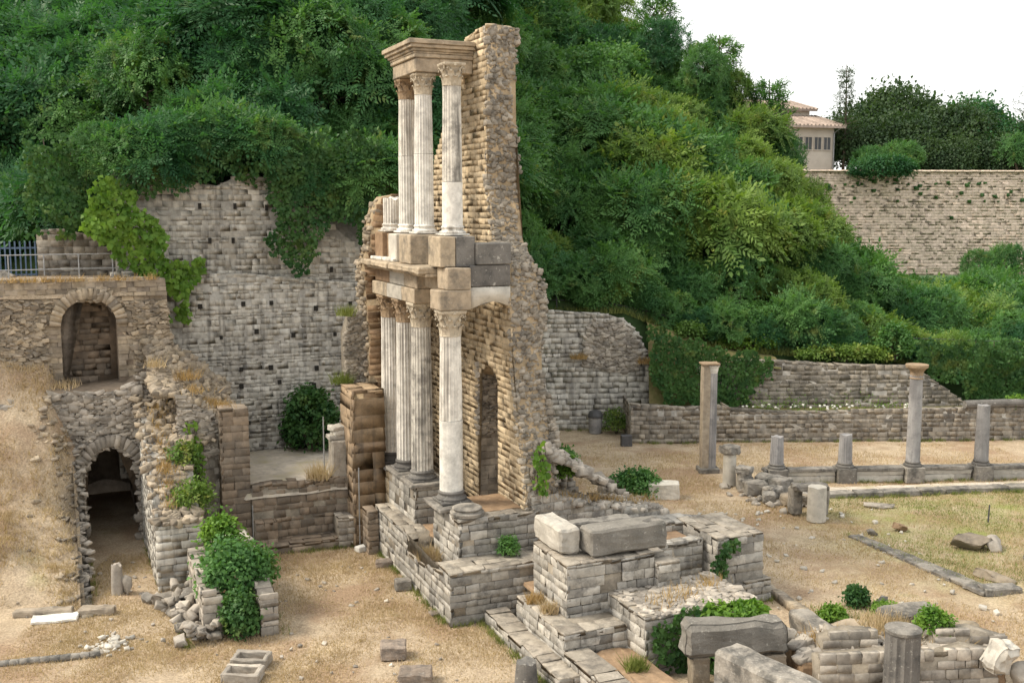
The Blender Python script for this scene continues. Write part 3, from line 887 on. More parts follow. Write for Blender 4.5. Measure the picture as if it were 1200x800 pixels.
# ---------------------------------------------------------------- stage podium
P = thing('stage_podium', 'stepped stone podium carrying the columns of the stage ruin', 'podium', w(3, .5, 0))
t1 = [(7.0, 0), (0, 0), (0, 1.42), (.6, 1.3), (2.0, 1.0), (3.65, .92), (3.7, 1.43), (6.15, 1.43), (7.0, 1.4)]
stone_block(P, 'tier', 0, 7.0, 0, 3.0, 0, 1.42, 'podium', 'mortar', side=t1, course=.205, lens=(.28, .6), top=None)
pl = Pile('podtop'); cope(pl, *side_line(7, 0, 0), side_poly(7, [(7, 0), (0, 0), (0, 1.42), (.6, 1.3), (2, 1.0), (3.65, .92), (3.7, 1.43), (7, 1.43)]), .66, 2, (.3, .6)); cope(pl, *end_line(0, 0, 3), rect(0, 3, 0, 1.42), 1.0, 3, (.3, .6))
pl.singles('stone', P.children[0])
stone_block(P, 'tier', 1.0, 3.05, .6, 3.0, .9, 2.5, 'podium', 'mortar', course=.2, lens=(.28, .55), top=None)
pl = Pile('podtop'); cope(pl, *end_line(1.0, .6, 3), rect(0, 2.4, 0, 2.47), .5, 1, (.35, .6)); pl.singles('stone', P.children[-1])
v, f = gbox(1.42, 3.0, 1.1, 2.62, 2.46, 2.535, bevel=.02, jit=.03, seed=90, sub=6); mk('soil_fill', v, f, 'soil', P)
stone_block(P, 'tier', 4.45, 7.1, .5, 1.75, 1.4, 2.56, 'podium', 'mortar', course=.22, lens=(.35, .7), top=None)
for i, (a0, a1, b0, b1, z0) in enumerate(((1.75, 3.15, .33, 1.5, 2.51), (4.4, 5.75, .38, 1.6, 2.54), (5.8, 7.15, .4, 1.6, 2.53), (7.3, 8.7, .45, 1.5, 2.4))):
    v, f = gbox(a0, a1, b0, b1, z0, z0+.1, bevel=.02, jit=.03, seed=95+i, sub=4); mk('slab', v, f, 'grey', P)
stone_block(P, 'tier', 7.15, 8.9, .52, 1.7, 1.0, 2.4, 'tower', 'mortartower', course=.3, lens=(.4, .8), top=None, single=False)
stone_block(P, 'pier', 6.5, 7.2, -.35, -.02, 0, 1.35, 'brownwall', 'mortar', course=.2, lens=(.2, .4))
c = w(1.35, .98); v, f = attic_base((c[0], c[1]), 2.53, .36, .22, False); mk('column_base', v, f, 'grey', P)
v, f = gbox(3.1, 4.4, .7, 2.6, 1.3, 1.46, bevel=.03, jit=.05, seed=99, sub=5); mk('soil_fill', v, f, 'soil', P)
def plain_wall(th, p0, p1, poly, thick, mat, mort, course=.2, lens=(.3, .55), rows=2, single=True, topc=True, depth=.14, rough=.018, name='wall', joint=.02):
    core = prism(name, p0, p1, [(t, z-(.03 if z > .15 else 0)) for t, z in poly], thick, mort, th)
    pl = Pile(mat); lay(pl, p0, p1, poly, course, lens, depth=depth, rough=rough, joint=joint)
    if topc: cope(pl, p0, p1, poly, thick, rows, lens, rough=rough)
    (pl.singles('stone', core) if single else pl.joined('stones', core))
    return core
# ---------------------------------------------------------------- masonry in front of and beside the stage
C = thing('low_wall', 'low stepped stone wall edging the dry grass beside the stage podium', 'wall', w(-3, 1.2, 0))
stone_block(C, 'kerb', -4.6, -.15, .88, 1.5, 0, .36, 'podium', 'mortar', course=.18, lens=(.3, .6))
stone_block(C, 'tier', -3.8, -1.05, 1.4, 3.2, 0, 1.0, 'podium', 'mortar', course=.2, lens=(.28, .55), top=None)
pl = Pile('podtop'); cope(pl, *side_line(-1.05, -3.8, 1.4), rect(0, 2.75, 0, .99), .5, 1, (.4, .8)); cope(pl, *end_line(-3.8, 1.4, 3.2), rect(0, 1.8, 0, .99), .5, 1, (.4, .8)); pl.singles('stone', C.children[-1])
stone_block(C, 'tier', -7.5, -3.85, 1.38, 2.0, 0, .62, 'podium', 'mortar', course=.2, lens=(.28, .55))
v, f = gbox(-8.5, -3.85, 2.0, 3.1, 0, .5, bevel=.02, jit=.06, seed=101, sub=6); mk('soil_fill', v, f, 'soil', C)
v, f = gbox(-2.75, -.2, 1.95, 3.1, .9, 1.02, bevel=.02, jit=.03, seed=102, sub=5); mk('soil_fill', v, f, 'soil', C)

M['slabgrey'] = stone_mat('dark_slab_stone', (0.235, 0.22, 0.195), (0.2, 0.185, 0.165), dark=(0.06, 0.06, 0.055), stain=.6, stain_lo=.48, stain_scale=2, spread=.1, pale=.45, bump=.9)
D = thing('masonry_block', 'square block of coursed grey masonry carrying two large weathered slabs', 'masonry block', w(-2, 3.2, 0))
stone_block(D, 'wall', -2.9, -.95, 1.9, 4.3, .9, 2.28, 'podium', 'mortar', course=.21, lens=(.25, .5), top='cope')
stone_block(D, 'wall', -3.05, -.95, 4.32, 4.95, .2, 2.05, 'podium', 'mortar', course=.2, lens=(.22, .45))
for (a0, a1, b0, b1, z1, seed, lab) in ((-2.75, -2.05, 2.62, 4.75, 2.98, 5, 'large grey weathered slab lying across the front of the masonry block'), (-2.3, -.75, 2.0, 2.58, 2.95, 6, 'pale worn slab set at the corner of the masonry block')):
    p = w((a0+a1)/2, (b0+b1)/2)
    cut_block('stone_slab', (p[0], p[1], 2.33), (b1-b0, a1-a0, z1-2.33), 'slabgrey' if seed == 5 else 'palestone', lab, 'stone slab', seed, GROT, jit=.05, bevel=.06)
p = w(-1.0, 3.7); cut_block('stone_slab', (p[0], p[1], 2.3), (1.9, .4, .42), 'podium', 'narrow slab at the rear of the masonry block', 'stone slab', 8, GROT, jit=.04)
p = w(-2.45, 4.55); boulder('rock', (p[0], p[1], 2.9), (.7, .55, .28), 'grey', 'broken grey lump on the end of the large weathered slab', seed=4)

E_ = thing('masonry_platform', 'flat topped masonry platform with a rubble top and ivy on one side', 'masonry block', w(-3.8, 4.5, 0))
stone_block(E_, 'wall', -4.65, -2.65, 3.03, 6.15, 0, 1.47, 'podium', 'mortar', course=.22, lens=(.28, .55), top=None)
pl = Pile('rubble')
for i in range(620):
    q = w(random.uniform(-4.6, -2.7), random.uniform(3.1, 6.1)); d = random.uniform(.07, .2)
    pl.add('rock', random.randrange(12), (q[0], q[1], 1.46+random.uniform(-.03, .03)), rotz(random.random()*6), (d*1.3, d, d*.5))
pl.joined('rubble_top', E_.children[0])
pl = Pile('podtop'); cope(pl, *side_line(-2.65, -4.65, 3.03), rect(0, 2.0, 0, 1.46), .35, 1, (.25, .5)); pl.singles('stone', E_.children[0])

stone_block(E_, 'wall', -5.6, -4.7, 4.75, 5.75, 0, 1.3, 'podium', 'mortar', course=.22, lens=(.28, .5))
F_ = thing('masonry_pier', 'battered grey masonry pier with a strand of ivy beside the path', 'pier', w(-.5, 8, 0))
stone_block(F_, 'wall', -1.5, .6, 7.1, 8.6, .55, 1.9, 'podium', 'mortar', course=.25, lens=(.35, .7))
stone_block(F_, 'footing', -1.62, .6, 7.02, 8.82, 0, .56, 'podium', 'mortar', course=.25, lens=(.35, .7))

G_ = thing('cross_wall', 'low coursed wall running from the foot of the stage ruin to the path', 'wall', w(1.2, 5, 0))
mp = [(2.75, 0), (7.3, 0), (7.3, 1.75), (6.8, 2.1), (5.4, 2.3), (4.2, 2.55), (3.4, 2.85), (2.75, 2.95)]
p0, p1 = end_line(1.05, 0, 9); mpt = [(b, z) for b, z in mp]
core = prism('wall', p0, p1, [(t, z-.03 if z > .2 else z) for t, z in mpt], 1.3, 'mortar', G_)
pl = Pile('podium'); lay(pl, p0, p1, mpt, .2, (.22, .45)); pl.singles('stone', core)
pl = Pile('rubble')
for i in range(460):
    b = random.uniform(2.8, 7.3); z = lerp_tab(b, [(2.75, 2.95), (3.4, 2.85), (4.2, 2.55), (5.4, 2.3), (6.8, 2.1), (7.3, 1.75)])
    q = w(random.uniform(1.1, 2.3), b); d = random.uniform(.09, .26)
    pl.add('rock', random.randrange(12), (q[0], q[1], z+random.uniform(-.05, .03)), flat_rot(), (d*1.3, d, d*.7))
pl.joined('rubble_top', core)
core = prism('wall', *end_line(.25, 5.2, 8.2), [(0, 0), (3.0, 0), (3.0, 1.72), (2.2, 1.85), (0, 1.95)], .8, 'mortar', G_)
pl = Pile('podium'); lay(pl, *end_line(.25, 5.2, 8.2), [(0, .2), (3.0, .2), (3.0, 1.72), (2.2, 1.88), (0, 1.97)], .24, (.22, .4)); cope(pl, *end_line(.25, 5.2, 8.2), [(0, 0), (3.0, 0), (3.0, 1.72), (2.2, 1.88), (0, 1.97)], .8, 2, (.3, .55)); pl.singles('stone', core)
# soil between the walls
v, f = gbox(-.8, 1.1, 2.9, 6.9, 0, 1.66, bevel=.03, jit=.05, seed=103, sub=8); o = mk('soil_fill', v, f, 'soil', G_)
plain_wall(G_, *end_line(-.95, 4.9, 7.0), [(0, 0), (2.1, 0), (2.1, 1.75), (1.2, 1.7), (0, 1.8)], .4, 'podium', 'mortar', .22, (.25, .45), rows=1)
# rubble fallen from the stage end
pl = Pile('rubble')
for i in range(420):
    f = random.random(); a = 1.3+random.uniform(-.1, 2.4); b = 3.3 + f*2.6*random.random()
    z = 2.9 + (1.5-(b-3.3)*.75)*max(0, 1-abs(a-1.6)/2.2)*.9
    q = w(a, b); d = random.uniform(.1, .34)
    pl.add('rock', random.randrange(12), (q[0], q[1], max(2.3, z)), flat_rot(), (d*1.25, d, d*.8))
pl.joined('rubble_heap', G_)
stone_block(G_, 'wall', 4.2, 5.4, 4.0, 6.1, 0, 3.1, 'rubble', 'rubble', course=.18, lens=(.2, .4), single=False, top=None, side=[(5.4, 0), (4.2, 0), (4.2, 1.3), (5.4, 1.3)],
            end=[(4.0, 0), (6.1, 0), (6.1, 1.4), (5.6, 2.4), (4.9, 3.1), (4.0, 3.15)])

# ---------------------------------------------------------------- foreground ruins on the right
cut_block('stone_slab', (4.98, 22.95, .78), (2.35, .55, .78), 'slabgrey', 'long round edged grey slab resting on low supports', 'stone slab', 11, .1, jit=.06, bevel=.12)
cut_block('stone_block', (4.2, 22.9, 0), (.42, .5, .8), 'rubblewarm', 'short upright block under the end of the round edged slab', 'stone block', 12, .05)
cut_block('stone_block', (5.9, 23.05, 0), (.5, .5, .8), 'rubblewarm', 'squat rough block supporting the far end of the round edged slab', 'stone block', 13, .05)
cut_block('stone_slab', (5.3, 21.0, 0), (.75, 2.5, 1.38), 'grey', 'thick grey slab on edge in front of the round edged slab', 'stone slab', 14, .62, jit=.05, bevel=.1)
K = thing('ashlar_wall', 'low wall of neat square blocks behind the fluted column stump', 'wall', (8.5, 22.3, 0))
plain_wall(K, (6.7, 22.15), (10.8, 22.55), [(0, 0), (4.1, 0), (4.1, .95), (3.4, 1.1), (2.8, .95), (1.6, 1.05), (0, .98)], .5, 'rubble', 'mortar', .2, (.25, .45), rows=1, topc=False)
plain_wall(K, (9.6, 23.2), (11.3, 23.3), [(0, 0), (1.7, 0), (1.7, 1.0), (.9, 1.25), (0, 1.15)], .4, 'rubble', 'mortar', .22, (.3, .5), rows=1, topc=False)
plain_wall(K, (7.0, 23.0), (8.3, 23.15), [(0, 0), (1.3, 0), (1.3, 1.2), (.6, 1.28), (0, 1.1)], .4, 'rubble', 'mortar', .22, (.3, .5), rows=1, topc=False)
pl = Pile('rubble')
for i in range(420):
    x = random.uniform(6.4, 11.0); y = random.uniform(22.7, 24.3); d = random.uniform(.09, .3)
    pl.add('rock', random.randrange(12), (x, y, .78+.15*fbm(x, y, .9, 6)), flat_rot(), (d*1.3, d, d*.65))
pl.joined('rubble_fill', K)
v, f = box_mesh((8.7, 23.5, .4), (4.6, 1.8, .72), None, .05, .06, 3, 8); mk('soil_fill', v, f, 'soil', K)
#S
S = thing('column_stump', 'dark fluted column stump standing on the foreground wall', 'column', (8.32, 21.75, 0))
v, f = shaft((8.32, 21.75), .5, 1.78, .37, .36, 14, 6, depth=.14); mk('shaft', v, f, 'darkgrey', S)
v, f = lathe((8.32, 21.75, 1.77), [(.34, 0), (.38, .03), (.385, .1), (.3, .13), (.12, .14)], 18); mk('cap', v, f, 'grey', S)
v, f = box_mesh((8.32, 21.75, .25), (.9, .9, .5), rotz(.3), .04, .02, 6, 2); mk('plinth', v, f, 'grey', S)
cut_block('rock', (10.75, 22.5, .5), (.62, .5, .72), 'palestone', 'pale white boulder leaning on the end of the ashlar wall', 'rock', 21, .5, jit=.09, bevel=.12, tilt=(.3, .35))
boulder('rock', (11.5, 22.4, .0), (1.0, .8, .95), 'rubble', 'brown grey boulder beyond the white boulder', seed=22)
boulder('rock', (10.55, 24.2, .4), (1.5, .7, .8), 'rubblewarm', 'slanting slab of rough stone behind the ashlar wall', seed=23, rz=-.4, tilt=.25)
cut_block('stone_block', (9.8, 25.3, .0), (1.5, .75, .95), 'grey', 'long grey block lying behind the rubble of the foreground ruin', 'stone block', 15, .35, jit=.05, bevel=.06)
cut_block('stone_slab', (7.6, 25.35, 0), (.55, 2.0, .55), 'grey', 'long grey kerb block beside the path below the ivy platform', 'stone slab', 16, .25, jit=.04, bevel=.05)
boulder('rock', (8.6, 25.4, 0), (1.5, 1.0, .75), 'rubblewarm', 'low rubble mound between the kerb block and the ashlar wall', seed=24)
boulder('rock', (8.0, 24.2, 0), (1.6, .9, .8), 'rubble', 'broad broken stone behind the ashlar wall', seed=25)
boulder('rock', (9.98, 27.75, 0), (.45, .4, .4), 'darkgrey', 'small dark stone beside the round green bush', seed=26)
pl = Pile('rubblewarm')
LR = thing('kerb_line', 'broken line of kerb stones along the path below the masonry pier', 'kerb', (7.6, 27.6, 0))
for i in range(16):
    f = i/15; x, y = 7.15+f*.75, 29.2-f*2.6
    pl.add('block', i % 14, (x+random.uniform(-.05, .05), y, .08), rotz(math.pi/2+.25+random.uniform(-.1, .1)) @ small_rot(rng, .08), (.28, .25, .22))
pl.singles('stone', LR)

# ---------------------------------------------------------------- loose blocks on the dry grass
M['looseblock'] = stone_mat('earthy_block', (0.30, 0.245, 0.2), (0.24, 0.195, 0.16), stain=.6, stain_lo=.46, stain_scale=3, spread=.15, pale=.3, bump=1.0, bump_scale=14)
for i, (x, y, sx, sy, sz, rz, lab) in enumerate((
        (-2.86, 24.6, .62, .55, .34, .1, 'square rough block lying alone on the dry grass'),
        (-2.2, 23.2, .75, .6, .3, .05, 'broad rough block at the near edge of the dry grass'),
        (-3.1, 29.2, .45, .4, .3, .3, 'grey block lying next to the podium wall'),
        (-3.86, 31.1, .5, .35, .22, .2, 'small flat block lying near the far end of the podium'),
        (-1.95, 27.3, .5, .3, .08, .4, 'thin flat stone in the grass at the podium foot'))):
    cut_block('stone_block', (x, y, 0), (sx, sy, sz), 'looseblock' if i != 2 else 'grey', lab, 'stone block', 30+i, rz, jit=.03)
v, f = shaft((.32, 22.9), 0, .62, .27, .22, 0, 5, .05); o = mk('column_stump', v, f, 'darkgrey', None, loc=(.32, 22.9, 0)); tag(o, 'short dark column stump beside the low stepped wall', 'column')
cut_block('stone_slab', (-12.0, 26.9, 0), (1.15, .5, .07), 'marbleclean', 'white marble fragment lying flat on the dry grass', 'stone slab', 36, .25, jit=.04, bevel=.01)
cut_block('stone_slab', (-11.05, 27.35, 0), (.9, .35, .2), 'rubblewarm', 'dark kerb stone at the foot of the earth bank', 'stone slab', 37, .1, jit=.03)
cut_block('stone_slab', (-12.45, 27.25, 0), (1.5, .3, .18), 'rubblewarm', 'longer kerb stone at the foot of the earth bank', 'stone slab', 38, .15, jit=.03)
KL = thing('kerb_line', 'thin row of dark stones set flush in the dry grass', 'kerb', (-11, 24.3, 0))
pl = Pile('grey')
for i in range(11):
    f = i/10; pl.add('block', i % 14, (-12.2+f*2.15, 24.0+f*.6, .05), rotz(.27+random.uniform(-.1, .1)), (.22, .16, .14))
pl.singles('stone', KL)
pl = Pile('palestone'); RS = thing('rubble_patch', 'scatter of pale chips on the dry grass in front of the passage', 'rubble', (-9.9, 25.3, 0))
scatter(pl, [(-9.9+random.gauss(0, .3), 25.3+random.gauss(0, .25), 0) for i in range(60)], (.04, .16)); pl.joined('chips', RS)
# stone basin with two open boxes
BS = thing('stone_basin', 'small open stone basin of two boxes set in the grass', 'basin', (-6.1, 23.9, 0))
for i, (y0, y1) in enumerate(((24.4, 23.9), (23.6, 23.1))):
    for (cx, cy, sx, sy) in ((-6.2, y0, .8, .13), (-6.15, y1, .82, .13), (-6.55, (y0+y1)/2, .12, y0-y1), (-5.8, (y0+y1)/2, .12, y0-y1)):
        v, f = box_mesh((cx, cy, .12), (sx, sy, .24), rotz(-.08), .02, .02, i*4+int(cx*7), 2); mk('wall', v, f, 'rubble', BS)
v, f = shaft((-11.05, 28.8), 0, .85, .17, .14, 0, 4, .1); o = mk('standing_stone', v, f, 'rubble', None, loc=(-11.05, 28.8, 0)); tag(o, 'narrow upright stone at the mouth of the passage', 'stone')
boulder('rock', (-10.75, 28.75, 0), (.32, .3, .7), 'rubble', 'narrow leaning stone next to the upright stone at the passage', seed=41, rz=.3)

# ---------------------------------------------------------------- vaulted passage and the ruin round it
V_ = thing('vaulted_passage', 'ruined rubble wall with two dark arched openings above one another', 'ruin', w(11, -7.5, 0))
def arc(b0, b1, zs, zc, n=9): 
    c = (b0+b1)/2; r = (b1-b0)/2
    return [(c - r*math.cos(math.pi*k/n), zs + (zc-zs)*math.sin(math.pi*k/n)) for k in range(n+1)]
A1 = arc(-8.44, -6.7, 1.95, 3.2)
left = [(-11.5, 0), (-8.44, 0)] + A1 + [(-6.7, 0), (-6.35, 0), (-6.35, 3.35), (-6.6, 3.6), (-6.68, 4.1), (-6.55, 4.6), (-6.35, 4.8), (-6.35, 5.5), (-7.0, 5.05), (-8.2, 4.95), (-9.2, 5.05), (-10.2, 4.8), (-11.5, 4.6)]
right = [(-6.35, 0), (-3.6, 0), (-3.6, 4.2), (-4.2, 4.5), (-4.8, 5.0), (-5.3, 5.4), (-5.9, 5.6), (-6.35, 5.5), (-6.35, 4.8), (-6.12, 4.6), (-6.0, 4.1), (-6.12, 3.55), (-6.35, 3.35)]
p0, p1 = end_line(11.0, 0, 10)
for poly in (left, right):
    core = prism('wall', p0, p1, poly, 3.6 if poly is left else 2.0, 'brownwall', V_, recess=.06)
    pl = Pile('rubblewarm' if poly is right else 'rubble'); rubble_face(pl, p0, p1, poly, (.14, .3)); pl.joined('rubble_facing', core)
pl = Pile('rubble')                                             # voussoirs of the lower arch
for k in range(22):
    th = math.pi*(k+.5)/22; cb = -7.57 - (.87+.16)*math.cos(th); z = 1.95 + (1.25+.16)*math.sin(th)
    q = w(10.95, cb)
    up = np.array([-RX*math.cos(th), -RY*math.cos(th), math.sin(th)]); out = np.array([-UX, -UY, 0.0]); al = np.cross(out, up)
    pl.add('block', k % 14, (q[0], q[1], z), np.stack([al, out, up], axis=1), (.17, .2, .36))
pl.singles('voussoir', V_)
A2 = arc(-8.85, -7.15, 7.0, 7.85)
up1 = [(-12.5, 4.5), (-8.85, 4.5)] + A2 + [(-7.15, 4.5), (-5.55, 4.5), (-5.5, 6.5), (-5.6, 8.42), (-8, 8.45), (-12.5, 8.5)]
p0, p1 = end_line(12.0, 0, 10)
core = prism('wall', p0, p1, up1, 2.4, 'brownwall', V_, recess=.04)
pl = Pile('rubblewarm'); rubble_face(pl, p0, p1, [(-12.5, 4.5), (-9.3, 4.5), (-9.3, 7.4), (-8.4, 8.2), (-7.4, 8.2), (-6.6, 7.4), (-6.6, 4.5), (-5.55, 4.5), (-5.5, 6.5), (-5.6, 7.7), (-12.5, 8.0)], (.1, .24), out=.05); lay(pl, p0, p1, [(-12.5, 4.5), (-8.85, 4.5)] + A2 + [(-7.15, 4.5), (-5.55, 4.5), (-5.5, 6.5), (-5.6, 8.42), (-8, 8.45), (-12.5, 8.5)], .17, (.2, .42), rough=.03, rot=.03, vary=.3); cope(pl, p0, p1, rect(-12.5, -5.6, 8, 8.42), .7, 2, (.3, .6), rough=.04); pl.joined('stones', core)
pl = Pile('rubblewarm')
for k in range(20):
    th = math.pi*(k+.5)/20; cb = -8.0 - (.85+.15)*math.cos(th); z = 7.0 + (.85+.15)*math.sin(th)
    q = w(11.95, cb)
    up = np.array([-RX*math.cos(th), -RY*math.cos(th), math.sin(th)]); out = np.array([-UX, -UY, 0.0]); al = np.cross(out, up)
    pl.add('block', k % 14, (q[0], q[1], z), np.stack([al, out, up], axis=1), (.16, .2, .34))
pl.singles('voussoir', V_)
# back of the upper recess and the far end of the passage
core = prism('wall', *end_line(13.1, 0, 10), rect(-9.2, -6.9, 4.6, 8.1), .3, 'brownwall', V_)
pl = Pile('brownwall'); lay(pl, *end_line(13.1, 0, 10), rect(-9.0, -7.35, 4.6, 8.0), .2, (.25, .5)); pl.joined('stones', core)
prism('wall', *end_line(17.5, 0, 10), rect(-9.2, -6, 0, 4.5), .4, 'brownwall', V_)
prism('vault', *end_line(14.5, 0, 10), [(-9.4, 3.3), (-5.7, 3.3), (-5.7, 4.3), (-9.4, 4.3)], 3.2, 'brownwall', V_)
prism('wall', *side_line(17.5, 14.5, -6.7), rect(0, 3, 0, 3.4), .6, 'brownwall', V_)
prism('wall', *side_line(17.5, 14.5, -9.2), rect(0, 3, 0, 3.4), .7, 'brownwall', V_)
# passage side wall towards the orchestra
sw = [(11, 0), (5.6, 0), (5.6, 1.95), (6.4, 2.3), (7.2, 2.9), (8.2, 3.4), (9.4, 3.9), (11, 4.8)]
p0, p1 = side_line(11, 5.6, -6.7); spl = side_poly(11, sw)
core = prism('wall', p0, p1, [(min(t, 5.35), z) for t, z in spl], 1.25, 'mortargrey', V_)
pl = Pile('backwall'); lay(pl, p0, p1, spl, .2, (.25, .5), rough=.02); lay(pl, *end_line(5.6, -6.7, -5.45), rect(0, 1.25, 0, 1.9), .2, (.25, .5)); pl.joined('stones', core)
pl = Pile('rubblewarm')
for i in range(700):                                            # the slumped rubble on the wall tops
    a = random.uniform(5.6, 11); f = random.random()
    b = -6.75 + f*2.2
    zt = lerp_tab(a, [(5.6, 1.95), (6.4, 2.3), (7.2, 2.9), (8.2, 3.4), (9.4, 3.9), (11, 4.8)])
    if f > .57: 
        if a < 8.6: continue
        zt += .1*fbm(a, b, 1, 3)
    q = w(a, b); d = random.uniform(.1, .3)
    pl.add('rock', random.randrange(12), (q[0], q[1], zt+random.uniform(-.08, .06)), flat_rot(), (d*1.25, d, d*.7))
pl.joined('rubble_top', core)
l3 = [(-5.6, 0), (-4.4, 0), (-4.4, 4.2), (-4.9, 4.6), (-5.6, 5.0)]
core = prism('wall', *end_line(8.9, 0, 10), l3, 2.0, 'mortar', V_)
pl = Pile('rubble'); lay(pl, *end_line(8.9, 0, 10), l3, .2, (.2, .45), rough=.03, rot=.03, vary=.3); rubble_face(pl, *end_line(8.85, 0, 10), [(-5.6, 2.8), (-4.4, 3.2), (-4.4, 4.2), (-4.9, 4.6), (-5.6, 5.0)], (.12, .26)); pl.joined('stones', core)
pl = Pile('rubblewarm')                                         # collapsed masonry climbing to the terrace
for i in range(900):
    a = random.uniform(9.0, 12); b = random.uniform(-6.3, -3.7)
    z = lerp_tab(b, [(-6.3, 5.45), (-5.6, 5.3), (-5, 4.95), (-4.4, 4.5), (-3.7, 4.1)])*lerp_tab(a, [(9, .95), (11, 1.0), (12, 1.2)])
    q = w(a, b); d = random.uniform(.12, .32)
    pl.add('rock', random.randrange(12), (q[0], q[1], z-.05), flat_rot(), (d*1.3, d, d*.75))
pl.joined('rubble_slope', V_)
prism('rubble_core', *end_line(9.3, 0, 10), [(-5.5, 0), (-3.8, 0), (-3.8, 3.9), (-4.4, 4.15), (-5.0, 4.6), (-5.5, 4.8)], 1.7, 'brownwall', V_)
# rim of the bank along the passage
rim = [(a, max(.05, bank_z(*w(a, -8.7))-.25)) for a in np.arange(4.4, 11.1, .5)]
core = prism('wall', *side_line(11.1, 4.4, -8.75), side_poly(11.1, [(11.1, -.1), (4.4, -.1)] + rim + [(11.1, rim[-1][1])]), .3, 'mortar', V_)
pl = Pile('rubble')
for a in np.arange(4.4, 11, .15):
    for k in range(5):
        q = w(a, -8.62+random.uniform(-.3, .2)); d = random.uniform(.08, .24)
        pl.add('rock', random.randrange(12), (q[0], q[1], bank_z(*w(a, -8.7))-.12+random.uniform(-.12, .1)), flat_rot(), (d*1.4, d, d*.6))
pl.joined('rubble_top', core)
# terrace wall, gate and railing above
GW = thing('terrace_wall', 'rough wall with a stepped broken top behind the terrace railing', 'wall', w(14.6, -8, 8.2))
plain_wall(GW, *end_line(14.6, -9.45, -5.9), [(0, 8.1), (3.5, 8.1), (3.5, 8.6), (2.9, 9.0), (2.2, 9.35), (1.7, 9.75), (.8, 10.0), (0, 9.95)], .6, 'rubble', 'mortar', .2, (.25, .5), single=False)
plain_wall(GW, *end_line(14.6, -13.5, -10.8), [(0, 8.1), (2.7, 8.1), (2.7, 9.6), (0, 9.6)], .6, 'rubble', 'mortar', .2, (.25, .5), single=False)
M['bluepaint'] = plain_mat('blue_grey_paint', (0.11, 0.16, 0.24), .5)
M['iron'] = plain_mat('dark_iron', (0.10, 0.10, 0.105), .6, .4)
M['galv'] = plain_mat('galvanised_steel', (0.36, 0.37, 0.38), .5, .6)
gt = thing('metal_gate', 'blue painted metal bar gate between the terrace walls', 'gate', w(14.7, -10.1, 8.25))
for k in range(9):
    p = w(14.7, -10.75+k*.155); v, f = box_mesh((p[0], p[1], 8.95), (.05, .03, 1.35), GRID_ROT, .006); mk('bar', v, f, 'bluepaint', gt)
for z in (8.5, 9.4):
    p = w(14.74, -10.13); v, f = box_mesh((p[0], p[1], z), (1.35, .03, .06), GRID_ROT, .006); mk('rail', v, f, 'bluepaint', gt)
rl = thing('railing', 'thin grey metal railing along the upper terrace edge', 'railing', w(12.8, -9, 8.25))
for k in range(7):
    p = w(12.9+.05*k, -12.4+k*1.05, 8.2); v, f = tube([p, (p[0], p[1], 9.25)], .022, 6); mk('post', v, f, 'galv', rl)
for z in (8.75, 9.23):
    a_, b_ = w(12.9, -12.4, z), w(13.2, -6.1, z); v, f = tube([a_, b_], .018, 6); mk('rail', v, f, 'galv', rl)

# brown pier and the wall across the back of the orchestra
BP = thing('brown_pier', 'smooth brown masonry pier at the end of the low rear wall', 'pier', w(8.6, -4, 0))
stone_block(BP, 'wall', 8.35, 9.1, -4.5, -3.62, 0, 4.55, 'brownwall', 'brownwall', course=.24, lens=(.3, .5), single=True, joint=.012)
RW = thing('rear_wall', 'low dark wall holding up the pale terrace at the back of the orchestra', 'wall', w(8.3, -1.8, 0))
plain_wall(RW, *end_line(8.25, -3.6, -.05), [(0, 0), (3.55, 0), (3.55, 2.05), (2.6, 2.1), (1.9, 2.0), (.8, 2.12), (0, 2.05)], .5, 'brownwall', 'mortar', .2, (.2, .45), rows=2, rough=.03)
plain_wall(RW, *end_line(7.55, -3.4, -.55), rect(0, 2.85, 0, .3), .7, 'brownwall', 'mortar', .16, (.3, .6), rows=2, name='step')
plain_wall(RW, *end_line(7.85, -3.58, -2.9), rect(0, .68, 0, 1.0), .42, 'brownwall', 'mortar', .22, (.25, .4), rows=1, name='buttress')
plain_wall(RW, *end_line(7.5, -1.05, -.5), rect(0, .55, 0, .95), .7, 'rubble', 'mortar', .22, (.25, .4), rows=2, name='buttress')
p = w(8.6, -.75); cut_block('stone_block', (p[0], p[1], 2.08), (.5, .55, 1.2), 'rubble', 'upright grey block standing on the low rear wall', 'stone block', 44, GROT)
for k, (db, dz, s) in enumerate(((0, 3.28, .75), (.08, 3.42, .6), (-.05, 3.56, .5))):
    p = w(8.75, -.68+db); cut_block('stone_slab', (p[0], p[1], dz), (s, .5, .16), 'palestone', ('lowest', 'middle', 'topmost')[k]+' slab of the small pile on the upright block', 'stone slab', 45+k, GROT+.1*k)
for k, (a, b, z0_, z1_, lab) in enumerate(((8.45, -1.25, 2.1, 4.1, 'thin steel post on the pale terrace'), (7.3, -3.75, 0, 1.75, 'thin steel post in front of the brown pier'), (7.3, -.42, 0, 2.6, 'thin steel post in front of the stage pier'))):
    p = w(a, b); v, f = tube([(p[0], p[1], z0_), (p[0], p[1], z1_)], .022, 6); o = mk('steel_post', v, f, 'galv', None, loc=(p[0], p[1], z0_)); tag(o, lab, 'post')
p = w(7.0, -.45); cut_block('lamp_box', (p[0], p[1], 0), (.4, .25, .18), 'marbleclean', 'small white floodlight box on the grass by the stage pier', 'floodlight', 49, .8, jit=0, bevel=.02)

